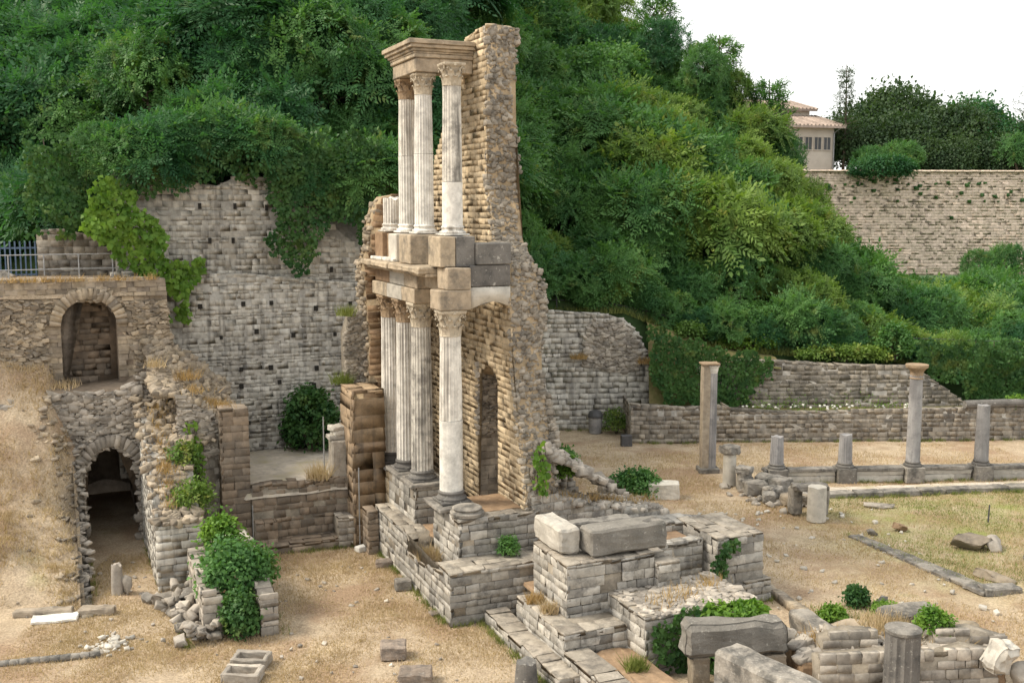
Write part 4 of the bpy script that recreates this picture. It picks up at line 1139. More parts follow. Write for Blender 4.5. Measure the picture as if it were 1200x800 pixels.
# big wall with putlog holes
BW = thing('great_wall', 'high pale grey wall with rows of square holes behind the orchestra', 'wall', w(13.4, -2, 2))
hl = []
lowp = [(-7.2, 1.5), (2.6, 1.5), (2.6, 7.9), (0.3, 8.05), (-2.2, 8.35), (-4.4, 8.5), (-7.2, 8.55)]
rr = random.Random(5)
for z, n, off in ((7.25, 5, .2), (6.3, 6, .9), (5.0, 5, 1.4), (4.45, 6, .3), (3.2, 4, 2.0)):
    for k in range(n):
        b = -4.6+off+k*1.35+rr.uniform(-.2, .2); s = rr.uniform(.05, .075)
        zz = z+rr.uniform(-.15, .15); hl.append((b-s, b+s, zz-s*1.2, zz+s*1.2))
def holed_wall(th, a, poly, thick, holes, mat, mort, course, lens, name='wall'):
    p0, p1 = end_line(a, 0, 10)
    core = prism(name, p0, p1, poly, thick, mort, th, recess=.012)
    pl = Pile(mat); lay(pl, p0, p1, poly, course, lens, depth=.07, rough=.008, joint=.008, rot=.02, crook=.03, holes=[(h[0]-.1, h[1]+.1, h[2], h[3]) for h in holes], vary=.4); 
    return core, pl
core, pl = holed_wall(BW, 13.4, lowp, 1.2, hl, 'backwall', 'mortargrey', .155, (.14, .4))
cope(pl, *end_line(13.4, 0, 10), lowp, .5, 1, (.3, .6)); pl.joined('stones', core)
M['hole'] = plain_mat('painted_hole_shade', (0.03, 0.028, 0.025), 1.0)  # near-black colour painting the shade inside the putlog holes
hv = [box_mesh((*w(13.40, (h[0]+h[1])/2), (h[2]+h[3])/2), (h[1]-h[0], .12, h[3]-h[2]), GRID_ROT, 0) for h in hl]
v, f = join(hv); o = mk('putlog_shade_box', v, f, 'hole', core); o['kind'] = 'stuff'
upp = [(-7.0, 8.0), (2.6, 8.0), (2.6, 9.6), (1.2, 9.5), (0.2, 10.4), (-1.5, 11.7), (-2.6, 11.95), (-3.6, 11.5), (-4.6, 11.6), (-5.4, 12.0), (-6.4, 12.2), (-7.0, 12.0)]
hl2 = [(b-.05, b+.05, z-.1, z+.1) for b, z in ((-4.2, 10.8), (-3.0, 10.8), (-1.9, 10.75), (-3.9, 9.6), (-3.1, 9.6), (.4, 8.5))]
core, pl = holed_wall(BW, 13.75, upp, 1.0, hl2, 'backwall', 'mortargrey', .165, (.16, .42)); pl.joined('stones', core)
hv = [box_mesh((*w(13.75, (h[0]+h[1])/2), (h[2]+h[3])/2), (h[1]-h[0], .12, h[3]-h[2]), GRID_ROT, 0) for h in hl2]  # solid dark boxes on the wall face, standing in for shaded holes
v, f = join(hv); o = mk('putlog_shade_box', v, f, 'hole', core); o['kind'] = 'stuff'

# two parallel wall stubs under the shrub and the boulders beside them
WS = thing('wall_stub', 'pair of short rough walls with a shrub growing between them', 'wall', w(3, -5, 0))
stone_block(WS, 'wall', 1.7, 4.8, -5.95, -5.45, 0, 1.25, 'rubble', 'mortar', course=.22, lens=(.25, .5), side=[(4.8, 0), (1.7, 0), (1.7, .75), (2.2, 1.0), (3.2, 1.25), (4.8, 1.4)])
stone_block(WS, 'wall', 1.3, 4.9, -4.6, -4.15, 0, 1.1, 'rubble', 'mortar', course=.2, lens=(.25, .5), side=[(4.9, 0), (1.3, 0), (1.3, .8), (2.4, 1.1), (4.9, 1.35)])
p = w(5.0, -4.7); cut_block('stone_slab', (p[0], p[1], .9), (1.0, .8, .65), 'palestone', 'pale tilted slab behind the shrub on the wall stub', 'stone slab', 50, .6, jit=.05, bevel=.06)
rr = random.Random(9)
spots = [(4.4, -6.6, .62, 'largest boulder beside the wall stub, below the passage wall'), (3.6, -6.35, .7, 'grey boulder heaped against the middle of the wall stub'), (2.8, -6.25, .5, 'small boulder in the heap against the wall stub'), (2.3, -6.4, .55, 'rounded boulder at the near end of the heap'), (1.9, -6.15, .42, 'smallest boulder at the near end of the wall stub'), (4.9, -7.0, .4, 'loose boulder at the end of the passage side wall'), (1.6, -5.7, .34, 'little stone before the wall stub'), (3.9, -6.0, .6, 'boulder lying high on the heap by the wall stub')]
for i, (a, b, s, lab) in enumerate(spots):
    p = w(a, b); boulder('rock', (p[0], p[1], .3 if i == 7 else 0), (s*1.2, s, s*.85), 'grey' if i % 2 else 'rubble', lab, seed=50+i, rz=i)
pl = Pile('rubble')
scatter(pl, [(*w(rr.uniform(1.4, 5.0), rr.gauss(-6.2, .35)), .1+rr.random()*.35) for i in range(90)], (.1, .3)); pl.joined('rubble', WS)
BR = thing('bank_rubble', 'loose grey stones strewn over the dry earth bank', 'rubble', (*w(8, -10), 0))
pl = Pile('rubblewarm')
rr = random.Random(12)
def bank_stone(a, b, s0, s1):
    q_ = w(a, b); d = rr.uniform(s0, s1); pl.add('rock', rr.randrange(12), (q_[0], q_[1], bank_z(*q_)+d*.1), flat_rot(), (d*1.4, d, d*.6))
for i in range(60): bank_stone(10.9-abs(rr.gauss(0, .9)), -8.8-abs(rr.gauss(0, .5)), .06, .2)
for i in range(50): bank_stone(rr.uniform(4.5, 12), rr.uniform(-15, -8.8), .03, .1)
for k in range(7):                                              # remains of the stone seat rows
    for i in range(6): bank_stone(5.0+k*.72+rr.uniform(-.06, .06), -8.7-i*.1-rr.random()*.1, .1, .18)
pl.joined('stones', BR)
boulder('rock', (-16.7, 35.0, bank_z(-16.7, 35.0)-.1), (1.2, .7, .7), 'grey', 'dark grey boulder with a pale top on the earth bank', seed=60, rz=.2)
# ---------------------------------------------------------------- portico garden on the right
QA, QB = np.array((9.3, 40.78)), np.array((26.0, 41.95))
QD = (QB-QA)/np.linalg.norm(QB-QA); QROT = rotz(math.atan2(QD[1], QD[0]))
def q(t, o=0.0): return (QA[0]+QD[0]*t - QD[1]*o, QA[1]+QD[1]*t + QD[0]*o)
SW = thing('portico_sill', 'low stone sill with a projecting coping joining the portico columns', 'wall', (*q(8), 0))
posts = [1.1, 3.85, 6.6, 9.4, 12.3, 15.2]
prev = .55
for i, t in enumerate(posts + [16.6]):
    t0, t1 = prev+.02, t-.42
    if t1 > t0:
        plain_wall(SW, q(t0), q(t1), rect(0, t1-t0, 0, .46), .32, 'palestone', 'mortargrey', .24, (.7, 1.3), topc=False, depth=.08, name='panel')
        p = q((t0+t1)/2, .14); v, f = box_mesh((p[0], p[1], .535), (t1-t0, .46, .13), QROT, .02, .025, i, 4); mk('coping', v, f, 'grey', SW)
    prev = t+.42
def portico_column(t, top, lab, r=.27, cap=None, smooth=False, seed=0):
    p = q(t, .12); th = thing('portico_column', lab, 'column', (p[0], p[1], 0), 'columns of the garden portico')
    v, f = box_mesh((p[0], p[1], .3), (.76, .72, .62), QROT, .02, .015, seed, 2); mk('plinth', v, f, 'grey', th)
    v, f = attic_base(p, .61, r, .2, False); mk('base', v, f, 'darkgrey', th)
    v, f = shaft(p, .8, top, r, r*.88, 0 if smooth else 18, 8, .05 if not cap else 0, depth=.05); mk('shaft', v, f, 'pcol', th)
    if cap:
        v, f = lathe((p[0], p[1], top), [(r*.9, -.25), (r*1.0, -.22), (r*.9, -.18), (r*.92, 0), (r*1.05, .08), (r*1.3, .16), (r*1.55, .2), (r*1.6, .25), (r*1.6, .32)], 22); mk('capital', v, f, 'capitalbrown', th)
M['pcol'] = stone_mat('grey_portico_marble', (0.36, 0.35, 0.35), (0.31, 0.3, 0.3), dark=(0.13, 0.125, 0.13), stain=0.7, stain_lo=0.46, stain_scale=2.0, spread=0.1, pale=0.35, streak=0.6, streak_col=(0.15, 0.15, 0.155))
portico_column(posts[0], 1.88, 'short grey column stump at the broken end of the portico sill', seed=1)
portico_column(posts[1], 1.92, 'short grey column stump next to the tall portico column', seed=2)
portico_column(posts[2], 4.35, 'tall grey portico column with a flat flaring capital', cap=True, smooth=True, seed=3)
portico_column(posts[3], 3.02, 'grey portico column of middle height without a capital', smooth=True, seed=4)
KB = thing('portico_kerb', 'long grey kerb slabs edging the lawn before the portico sill', 'kerb', (16, 39.6, 0))
kx = 11.3
while kx < 26:
    l = random.uniform(.9, 1.9); t = (kx+l/2-12)/7.7
    v, f = box_mesh((kx+l/2, 38.97+t*1.1, .08), (l-.03, .5, .22), rotz(.14), .02, .025, int(kx*5), 3); mk('slab', v, f, 'grey', KB); kx += l
KC = thing('portico_walk', 'flat worn paving strip between the kerb and the portico sill', 'paving', (16, 40.2, 0))
kx = 10.9
while kx < 26:
    l = random.uniform(.8, 1.6); t = (kx+l/2-12)/7.7
    v, f = box_mesh((kx+l/2, 39.75+t*.95, .02), (l-.03, .7, .1), rotz(.13), .02, .02, int(kx*9), 3); mk('slab', v, f, 'chalk', KC); kx += l
# corner pillar
PC = thing('corner_pillar', 'tall square corner pillar with an engaged half column and small broken capital', 'pillar', (8.0, 42.9, 0))
v, f = box_mesh((7.93, 42.95, 2.22), (.38, .5, 4.44), rotz(.05), .02, .012, 2, 4); mk('shaft', v, f, 'rubblewarm', PC)
v, f = shaft((8.17, 42.85), .12, 4.1, .2, .18, 14, 8); mk('half_column', v, f, 'pcol', PC)
v, f = lathe((8.17, 42.85, 4.08), [(.17, 0), (.2, .1), (.22, .22), (.27, .33)], 16); mk('capital', v, f, 'marble', PC)
v, f = box_mesh((8.03, 42.9, 4.48), (.74, .62, .08), rotz(.05), .015, .02, 3, 2); mk('cap_slab', v, f, 'capitalbrown', PC)
v, f = box_mesh((8.05, 42.9, .08), (.85, .75, .2), rotz(.05), .03, .02, 4, 2); mk('base', v, f, 'grey', PC)
def stump(x, y, h, r, mat, lab, capw=0, capt=.2, fl=0):
    th = thing('column_stump', lab, 'column', (x, y, 0))
    v, f = shaft((x, y), 0, h, r, r*.95, fl, 5, .04); mk('shaft', v, f, mat, th)
    if capw:
        v, f = box_mesh((x, y, h+capt/2), (capw, capw*.9, capt), rotz(x), .04, .06, int(x*10), 3); mk('cap', v, f, 'grey', th)
stump(8.5, 40.75, 1.25, .26, 'palestone', 'pale column stump under a dark broken cap beside the corner pillar', .68, .32)
stump(8.95, 40.15, .62, .3, 'grey', 'low column stump with a worn cap beside the heap of blocks', .6, .26)
stump(10.55, 35.95, 1.2, .33, 'palestone', 'pale drum standing alone at the lawn edge by the path', .0)
th = thing('stone_table', 'broken slab lying on two stones behind the pale drum', 'stone slab', (10.4, 36.6, 0))
v, f = box_mesh((10.45, 36.5, 1.05), (1.25, .55, .22), rotz(.1), .05, .07, 7, 4); mk('slab', v, f, 'grey', th)
for dx in (-.45, .5):
    v, f = box_mesh((10.45+dx, 36.75, .5), (.4, .45, .98), rotz(.2), .05, .05, 8+int(dx*4), 3); mk('support', v, f, 'grey', th)
hp = [(9.2, 39.3, .75, .5, 'flat grey block in the heap at the portico corner'), (9.75, 38.9, .62, .42, 'squarish grey block in the heap at the portico corner'), (9.45, 38.2, .55, .35, 'small grey block on the path side of the heap'), (10.15, 39.6, .8, .6, 'large broken block against the first portico stump'), (9.0, 40.0, .5, .45, 'dark block between the two low column stumps'), (10.3, 37.9, .8, .4, 'brown block between the heap and the stone slab on supports'), (9.7, 40.1, .7, .55, 'rough block leaning at the end of the sill'), (10.9, 38.4, .6, .3, 'low block at the end of the long kerb')]
for i, (x, y, s, h, lab) in enumerate(hp):
    cut_block('stone_block', (x, y, 0), (s*1.15, s*.85, h), 'rubblewarm' if i == 5 else 'grey', lab, 'stone block', 70+i, i*.7, jit=.05, bevel=.05)
pl = Pile('rubble'); RH = thing('rubble_patch', 'small stones scattered round the heap at the portico corner', 'rubble', (9.6, 39, 0))
scatter(pl, [(9.8+random.gauss(0, .8), 39.0+random.gauss(0, .8), 0) for i in range(90)], (.08, .3)); pl.joined('stones', RH)
for i, (x, y, sx, sy, sz, mat, lab) in enumerate(((14.6, 32.9, 1.3, 1.0, .75, 'rubblewarm', 'large brown grey rock lying on the lawn'), (15.25, 32.7, .7, .6, .5, 'rubble', 'smaller rock touching the large rock on the lawn'), (16.2, 31.9, 1.9, .8, .3, 'grey', 'flat grey slab rock beyond the large rock on the lawn'), (13.0, 34.8, .6, .5, .3, 'soil', 'low reddish rock on the lawn near the stone path'), (11.9, 34.3, .5, .35, .25, 'grey', 'small dark rock at the far end of the stone path'), (14.0, 30.0, 1.3, .7, .35, 'rubblewarm', 'low brown rock beside the near end of the stone path'), (13.3, 37.6, 1.6, .8, .18, 'rubble', 'low stony hump in the lawn before the portico'))):
    boulder('rock', (x, y, 0), (sx, sy, sz), mat, lab, seed=80+i, rz=i*.5)
SP = thing('stone_path', 'narrow line of flat grey paving stones crossing the dry lawn', 'path', (12.4, 31.5, 0))
sx, sy = 11.25, 33.95
for i in range(9):
    l = .72; dx, dy = (13.35-11.25)/6.2, (28.95-33.95)/6.2
    sl = random.uniform(.62, .8)
    v, f = box_mesh((sx+dx*.36, sy+dy*.36, .04), (sl, random.uniform(.38, .55)+.015*i, .12), rotz(math.atan2(dy, dx)+random.uniform(-.08, .08)), .02, .03, 20+i, 3); mk('paving_stone', v, f, 'grey', SP); sx += dx*.7; sy += dy*.7
v, f = box_mesh((13.75, 29.0, .06), (1.1, .5, .22), rotz(.15), .03, .03, 31, 3); mk('paving_stone', v, f, 'grey', SP)
v, f = tube([(16.4, 35.7, 0), (16.42, 35.7, .62)], [.03, .025], 6); o = mk('stake', v, f, 'iron', None, loc=(16.4, 35.7, 0)); tag(o, 'short thin stake in the lawn', 'stake')
for i, (x, y, s, lab) in enumerate(((3.85, 39.3, 1.1, 'grey block beside the green bush behind the cross wall'), (5.65, 38.8, 1.15, 'pale grey block on the path side of the green bush'))):
    cut_block('stone_block', (x, y, 0), (s, s*.6, .62), 'grey' if i == 0 else 'palestone', lab, 'stone block', 90+i, .2-.3*i, jit=.04, bevel=.04)
pl = Pile('palestone'); RC = thing('rubble_patch', 'scattered pale stones lying along the sandy path', 'rubble', (8, 33, 0))
scatter(pl, [(random.uniform(6, 13), random.uniform(26.5, 38), 0) for i in range(110)], (.04, .16)); pl.joined('chips', RC)
pl = Pile('rubble'); RC = thing('rubble_patch', 'scattered chips of stone on the orchestra grass', 'rubble', (-5, 27, 0))
scatter(pl, [(random.uniform(-13, -1), random.uniform(23.2, 32), 0) for i in range(130)], (.03, .12)); pl.joined('chips', RC)

# ---------------------------------------------------------------- walls at the back of the garden
B1 = thing('high_wall', 'high grey wall with a patch of bare rubble behind the sandy court', 'wall', (4, 51, 0))
hwp = [(0, 0), (9.8, 0), (9.8, 1.6), (9.2, 1.9), (8.3, 2.6), (7.7, 3.6), (7.2, 4.7), (6.6, 5.3), (5.5, 5.65), (3, 5.8), (0, 5.9)]
p0, p1 = (-1.0, 50.7), (8.0, 51.6)
core = prism('wall', p0, p1, hwp, 1.0, 'mortargrey', B1, recess=.1)
pl = Pile('backwall')
lay(pl, p0, p1, hwp, .24, (.28, .55), depth=.16, rough=.025, vary=.25)
cope(pl, p0, p1, hwp, .6, 1, (.3, .6), rough=.05); pl.joined('stones', core)
pl = Pile('rubble'); rubble_face(pl, p0, p1, [(4.6, 3.3), (6.0, 2.9), (7.2, 3.0), (7.4, 3.6), (7.0, 4.6), (6.4, 5.3), (5.0, 5.5), (4.6, 4.6)], (.18, .34), out=.05); pl.joined('rubble_patch', core)
B5 = thing('linking_wall', 'plain grey wall running back from the holed wall behind the stage ruin', 'wall', (-2.5, 45, 0))
plain_wall(B5, (-4.6, 40.0), (-1.05, 50.75), [(0, 0), (11.3, 0), (11.3, 6.0), (8, 6.6), (4, 8.2), (0, 9.0)], .7, 'backwall', 'mortargrey', .2, (.2, .5), rows=1, single=False, depth=.07, rough=.015)
B2 = thing('street_wall', 'long low brown grey wall closing the back of the garden court', 'wall', (14, 48.4, 0))
lw = [(0, 0), (25, 0), (25, 1.55), (16, 1.5), (9, 1.38), (4.6, 1.4), (4.4, 1.72), (2.6, 1.6), (0, 1.8)]
plain_wall(B2, (5.45, 48.1), (30.4, 49.2), lw, .5, 'lowwall', 'mortargrey', .2, (.25, .5), rows=1, single=False, rough=.02)
lay_end = Pile('lowwall'); lay(lay_end, (5.43, 51.4), (5.45, 48.1), rect(0, 3.3, 0, 1.7), .2, (.25, .5)); lay_end.joined('stones', B2.children[0])
B3 = thing('terrace_retaining_wall', 'grey retaining wall above the street wall, its end sloping down', 'wall', (17, 54.5, 1.2))
plain_wall(B3, (9.0, 50.5), (23.3, 51.2), [(0, 0), (14, 0), (14, 1.0), (12.8, 1.5), (11.4, 2.5), (10.4, 3.1), (6, 3.3), (2.8, 3.5), (0, 3.6)], .6, 'lowwall', 'mortargrey', .22, (.28, .55), rows=1, single=False, rough=.025)
B4 = thing('bin', 'small dark litter bin against the high wall', 'bin', (4.0, 50.4, 0))
v, f = lathe((4.0, 50.35, 0), [(.26, 0), (.3, .05), (.33, .75), (.35, .8)], 16); mk('drum', v, f, 'pcol', B4)
v, f = lathe((4.0, 50.35, .8), [(.36, 0), (.36, .1), (.28, .3), (.05, .36)], 16); mk('lid', v, f, 'iron', B4)
cut_block('lamp_box', (5.2, 47.6, 0), (.5, .3, .55), 'iron', 'dark floodlight box standing before the end of the street wall', 'floodlight', 93, .1, jit=0)
# dark pipe lying on the street wall beyond the last column
v, f = tube([(21.0, 48.75, 1.72), (23, 48.95, 1.74), (28, 49.2, 1.74)], [.19, .2, .19], 14); o = mk('wall_pipe', v, f, 'darkgrey', None, loc=(21, 48.75, 1.52)); tag(o, 'dark round pipe lying level on the street wall', 'column')
# stair and railing on the slope above the high wall
ST = thing('stair', 'flight of grey steps coming down the grassy slope', 'stair', (9.2, 53.7, 3.6))
for k in range(14):
    f_ = k/13; v, f = box_mesh((7.6+f_*3.2, 53.6+f_*.3, 5.0-f_*1.1), (.34, 1.1, .2), rotz(.05), .015, .015, k, 1); mk('step', v, f, 'grey', ST)
FR = thing('slope_railing', 'thin dark railing following the top of the high wall and the steps', 'railing', (6, 55, 5))
line = [(-1, 52.3, 5.8), (2.2, 52.5, 5.8), (4.4, 52.7, 5.7), (6.5, 52.9, 5.3), (8.2, 53, 4.8), (10.0, 53, 4.2), (12, 53.2, 3.7), (16, 53.4, 3.5), (20, 53.6, 3.3), (25, 53.8, 3.1), (30, 54.2, 3.0)]
for (x0, y0, z0_), (x1, y1, z1_) in zip(line, line[1:]):
    n = max(1, round((x1-x0)/1.5))
    for k in range(n):
        f_ = k/n; x, y, z = x0+f_*(x1-x0), y0+f_*(y1-y0), z0_+f_*(z1_-z0_)
        v, f = tube([(x, y, z-.4), (x, y, z+.95)], .03, 5); mk('post', v, f, 'iron', FR)
for dz in (.45, .93):
    v, f = tube([(x, y, z+dz) for x, y, z in line], .018, 5); mk('rail', v, f, 'iron', FR)

# ---------------------------------------------------------------- city wall, house
CW = thing('city_wall', 'tall pale pinkish city wall rising above the green slope', 'wall', (38, 100, 6))
cwc = prism('wall', (24.5, 99.8), (62, 102.8), [(0, 4.5), (37.6, 4.5), (37.6, 14.1), (0, 14.1)], 1.4, 'citywall', CW)
pl = Pile('citywall'); lay(pl, (24.5, 99.8), (62, 102.8), rect(0, 37.6, 4.5, 14.1), .26, (.3, .8), depth=.08, joint=.004, rough=.006, rot=.004, worn=0); pl.joined('stones', cwc)
pl = Pile('citywall')
for i in range(46):
    t = i/45; pl.add('block', i % 14, (24.9+t*36.5, 100.1+t*2.9, 14.2), rotz(.08) @ small_rot(rng, .02), (.83, .8, .22))
pl.singles('coping_stone', CW.children[0])
WW = thing('wall_weeds', 'dark weed tufts rooted in the joints of the city wall', 'weeds', (38, 99.5, 11))
pl = Pile('ivydark'); rr = random.Random(31)
for i in range(80):
    t = rr.random(); z = 13.4-abs(rr.gauss(0, 1.4)); s_ = rr.uniform(.08, .3)
    pl.add('rock', i % 12, (25+t*36, 99.75+t*2.9, z), rotz(i), (s_*1.6, s_, s_*1.2))
WEEDS = (pl, WW)
M['plaster'] = plain_mat('pale_plaster', (0.54, 0.49, 0.43), .9, 0, .08, 1.5)
M['roof'] = stone_mat('roof_tile', (0.41, 0.335, 0.29), (0.35, 0.28, 0.24), stain=.4, stain_lo=.5, stain_scale=.8, spread=.2, pale=.3, bump=.3)
M['pane'] = plain_mat('window_glass', (0.07, 0.075, 0.08), .15, 0, .2, 2)
HS = thing('house', 'pale plastered house with two low tiled roofs behind the city wall', 'house', (27, 108, 14))
hr = rotz(.28)
def hp_(x, y, z): 
    r_ = hr @ np.array([x, y, 0]); return (28.2+r_[0], 107+r_[1], z)
def hbox(x0, x1, y0, y1, z0_, z1_): return box_mesh(hp_((x0+x1)/2, (y0+y1)/2, (z0_+z1_)/2), (x1-x0, y1-y0, z1_-z0_), hr, .02)
v, f = join([hbox(-10, 4.1, 0, 8, 9, 19.0), hbox(-10, 4.0, 4.5, 12, 18.0, 21.0)]); mk('wall', v, f, 'plaster', HS)
def tiled_roof(x0, x1, y0, y1, zf, zb):
    pts = [hp_(x0, y0, zf), hp_(x1, y0, zf), hp_(x1, y1, zb), hp_(x0, y1, zb)]
    V = [np.array(p) for p in pts]; V2 = [p - np.array((0, 0, .22)) for p in V]
    rf = mk('roof', V+V2, [(0, 1, 2, 3), (7, 6, 5, 4), (0, 4, 5, 1), (1, 5, 6, 2), (2, 6, 7, 3), (3, 7, 4, 0)], 'roof', HS)
    n = int((x1-x0)/.42); parts = []
    for k in range(n+1):
        a_ = V[0]+(V[1]-V[0])*k/n + np.array((0, 0, .03)); b_ = V[3]+(V[2]-V[3])*k/n + np.array((0, 0, .03))
        parts.append(tube([a_, b_], .12, 5))
    v, f = join(parts); o = mk('tiles', v, f, 'roof', rf); o['kind'] = 'stuff'
    return rf
tiled_roof(-10.5, 4.9, -.8, 5.0, 18.85, 20.3)
tiled_roof(-10.5, 4.6, 4.0, 9.5, 20.9, 22.2)
for k in range(6):
    x = 3.3-k*1.05
    wdw = mk('window', *hbox(x-.38, x+.38, -.06, .05, 16.55, 17.75), 'pane', HS)
    v, f = join([hbox(x-.42, x+.42, -.1, -.02, 17.75, 17.83), hbox(x-.42, x+.42, -.12, -.02, 16.45, 16.55), hbox(x-.44, x-.37, -.1, -.02, 16.55, 17.75), hbox(x+.37, x+.44, -.1, -.02, 16.55, 17.75), hbox(x-.025, x+.025, -.09, -.02, 16.55, 17.75)]); mk('frame', v, f, 'plaster', wdw)
v, f = tube([hp_(4.0, -.15, 9.5), hp_(4.0, -.15, 18.2), hp_(4.4, -.7, 18.7)], .07, 6); mk('downpipe', v, f, 'galv', HS)
# ---------------------------------------------------------------- vegetation
M['leafdark'] = leaf_mat('dark_leaf', (0.022, 0.085, 0.036), (0.075, 0.2, 0.072), (0.2, 0.25, 0.065), f3=.35)
M['leafmid'] = leaf_mat('mid_leaf', (0.04, 0.125, 0.044), (0.135, 0.275, 0.08), (0.33, 0.32, 0.085), f3=.5)
M['leafyellow'] = leaf_mat('yellow_green_leaf', (0.085, 0.17, 0.04), (0.22, 0.32, 0.07), (0.40, 0.34, 0.085), f3=.55)
M['leafbright'] = leaf_mat('bright_ivy_leaf', (0.08, 0.185, 0.028), (0.2, 0.33, 0.05), trans=.3, patch=1.5)
M['ivydark'] = leaf_mat('dark_ivy_leaf', (0.026, 0.085, 0.028), (0.09, 0.185, 0.05), (0.24, 0.26, 0.06), f3=.45, trans=.25, patch=1.6)
M['leaffar'] = leaf_mat('far_tree_leaf', (0.035, 0.070, 0.034), (0.073, 0.123, 0.050), (0.126, 0.168, 0.070), f3=.3)
M['drygrass'] = leaf_mat('dry_grass_blade', (0.40, 0.30, 0.19), (0.55, 0.435, 0.285), trans=.2, patch=1.2)
M['rustgrass'] = leaf_mat('rusty_dry_grass', (0.34, 0.22, 0.10), (0.46, 0.32, 0.15), trans=.2, patch=1.2)
M['greengrass'] = leaf_mat('green_grass_blade', (0.13, 0.17, 0.04), (0.26, 0.28, 0.09), trans=.25, patch=1.2)
M['bark'] = stone_mat('bark', (0.13, 0.105, 0.08), (0.10, 0.085, 0.065), stain=.3, spread=.1, pale=.2, bump=.8, bump_scale=10)
M['flower'] = plain_mat('white_petals', (0.8, 0.78, 0.72), .8, 0, .05)

WEEDS[0].joined('tufts', WEEDS[1])
def frond(L, pairs, ll, lw, droop, r):
    V = []
    for k in range(pairs):
        f = (k+.7)/pairs; x = L*f; z = -droop*L*f*f
        sc = math.sin(math.pi*min(1, .25+.75*f)*.92)**.5*(1-.35*f)
        for s in (-1, 1):
            an = R_(62-25*f)+r.uniform(-.15, .15); le = ll*sc*r.uniform(.85, 1.15)
            d = np.array([math.cos(an), s*math.sin(an), -.28+r.uniform(-.15, .1)]); sd = np.array([-s*math.sin(an)*.8, math.cos(an)*.8*1, r.uniform(-.3, .3)])*lw*sc
            b = np.array([x, 0, z])
            V += [b, b+d*le*.45+sd, b+d*le, b+d*le*.45-sd]
    b = np.array([L*.97, 0, -droop*L]); V += [b, b+np.array([ll*.35, lw, 0]), b+np.array([ll*.8, 0, -.1*ll]), b+np.array([ll*.35, -lw, 0])]
    return np.array(V)
def place(templates, pos, dirs, ups, scale, r):
    """many copies of leaf templates turned to dirs"""
    out = []
    dirs = dirs/np.linalg.norm(dirs, axis=1, keepdims=True)
    side = np.cross(ups, dirs); side /= np.linalg.norm(side, axis=1, keepdims=True)+1e-9
    up = np.cross(dirs, side)
    B = np.stack([dirs, side, up], axis=2)                  # columns
    idx = r.integers(0, len(templates), len(pos))
    for k, t in enumerate(templates):
        m = idx == k
        if m.any():
            out.append((np.einsum('nij,vj->nvi', B[m], t)*scale[m][:, None, None] + pos[m][:, None, :]).reshape(-1, 3))
    return np.concatenate(out)
def quads(n): return np.arange(n).reshape(-1, 4)
def lobed_points(n, rad, r, lobes=9, low=-.35, lr=(.38, .62)):
    """points and outward directions over a lumpy crown surface"""
    C_ = r.normal(size=(lobes, 3)); C_ /= np.linalg.norm(C_, axis=1, keepdims=True)
    C_[:, 2] = np.abs(C_[:, 2])*.9 - .25
    C_ *= r.uniform(.35, .62, (lobes, 1)); C_[0] = (0, 0, .1)
    rr = r.uniform(lr[0], lr[1], lobes); rr[0] = .66
    P_, D_ = [], []
    while sum(len(p) for p in P_) < n:
        m = n*2; k = r.integers(0, lobes, m)
        d = r.normal(size=(m, 3)); d /= np.linalg.norm(d, axis=1, keepdims=True)
        p = C_[k] + d*rr[k][:, None]*r.uniform(.82, 1.04, (m, 1))
        ok = d[:, 2] > low
        for j in range(lobes): ok &= ~((np.linalg.norm(p-C_[j], axis=1) < rr[j]*.8) & (k != j))
        P_.append(p[ok]); D_.append(d[ok])
    p = np.concatenate(P_)[:n]; d = np.concatenate(D_)[:n]
    return p*np.array(rad), d
def crown_fronds(seed, rad, nros, per, L, pairs, ll, lw, droop, theta=(35, 85), low=-.35, lobes=9, frac_in=.12):
    r = np.random.default_rng(seed)
    tm = [frond(1.0*L, pairs, ll, lw, dr, r) for dr in (droop*.6, droop, droop*1.4)]
    p, d = lobed_points(nros, rad, r, lobes, low)
    k = int(nros*frac_in); p[:k] *= r.uniform(.5, .85, (k, 1))
    p = np.repeat(p, per, axis=0); d = np.repeat(d, per, axis=0)
    d = d + np.array([0, 0, .35])
    d /= np.linalg.norm(d, axis=1, keepdims=True)
    t = r.normal(size=d.shape); t -= (t*d).sum(1, keepdims=True)*d; t /= np.linalg.norm(t, axis=1, keepdims=True)
    th = np.radians(r.uniform(theta[0], theta[1], len(d)))[:, None]
    dirs = d*np.cos(th) + t*np.sin(th)
    ups = d*np.sin(th) - t*np.cos(th) + np.array([0, 0, .4])
    return place(tm, p, dirs, ups, r.uniform(.7, 1.15, len(p)), r)
def crown_leaves(seed, rad, n, ll, lw, low=-.5, lobes=11, per=7, spread=.28, lr=(.3, .55)):
    r = np.random.default_rng(seed)
    leaf = np.array([[0, 0, 0], [.45*ll, lw, .02], [ll, 0, -.06*ll], [.45*ll, -lw, .02]])
    p, d = lobed_points(n//per, rad, r, lobes, low, lr)
    p = np.repeat(p, per, axis=0); d = np.repeat(d, per, axis=0)
    p = p + r.normal(size=p.shape)*spread
    k = r.normal(size=d.shape); dirs = d*.5 + k*.7 + np.array([0, 0, -.25])
    ups = d + np.array([0, 0, .8]) + r.normal(size=d.shape)*.45
    return place([leaf], p, dirs, ups, r.uniform(.7, 1.25, len(p)), r)
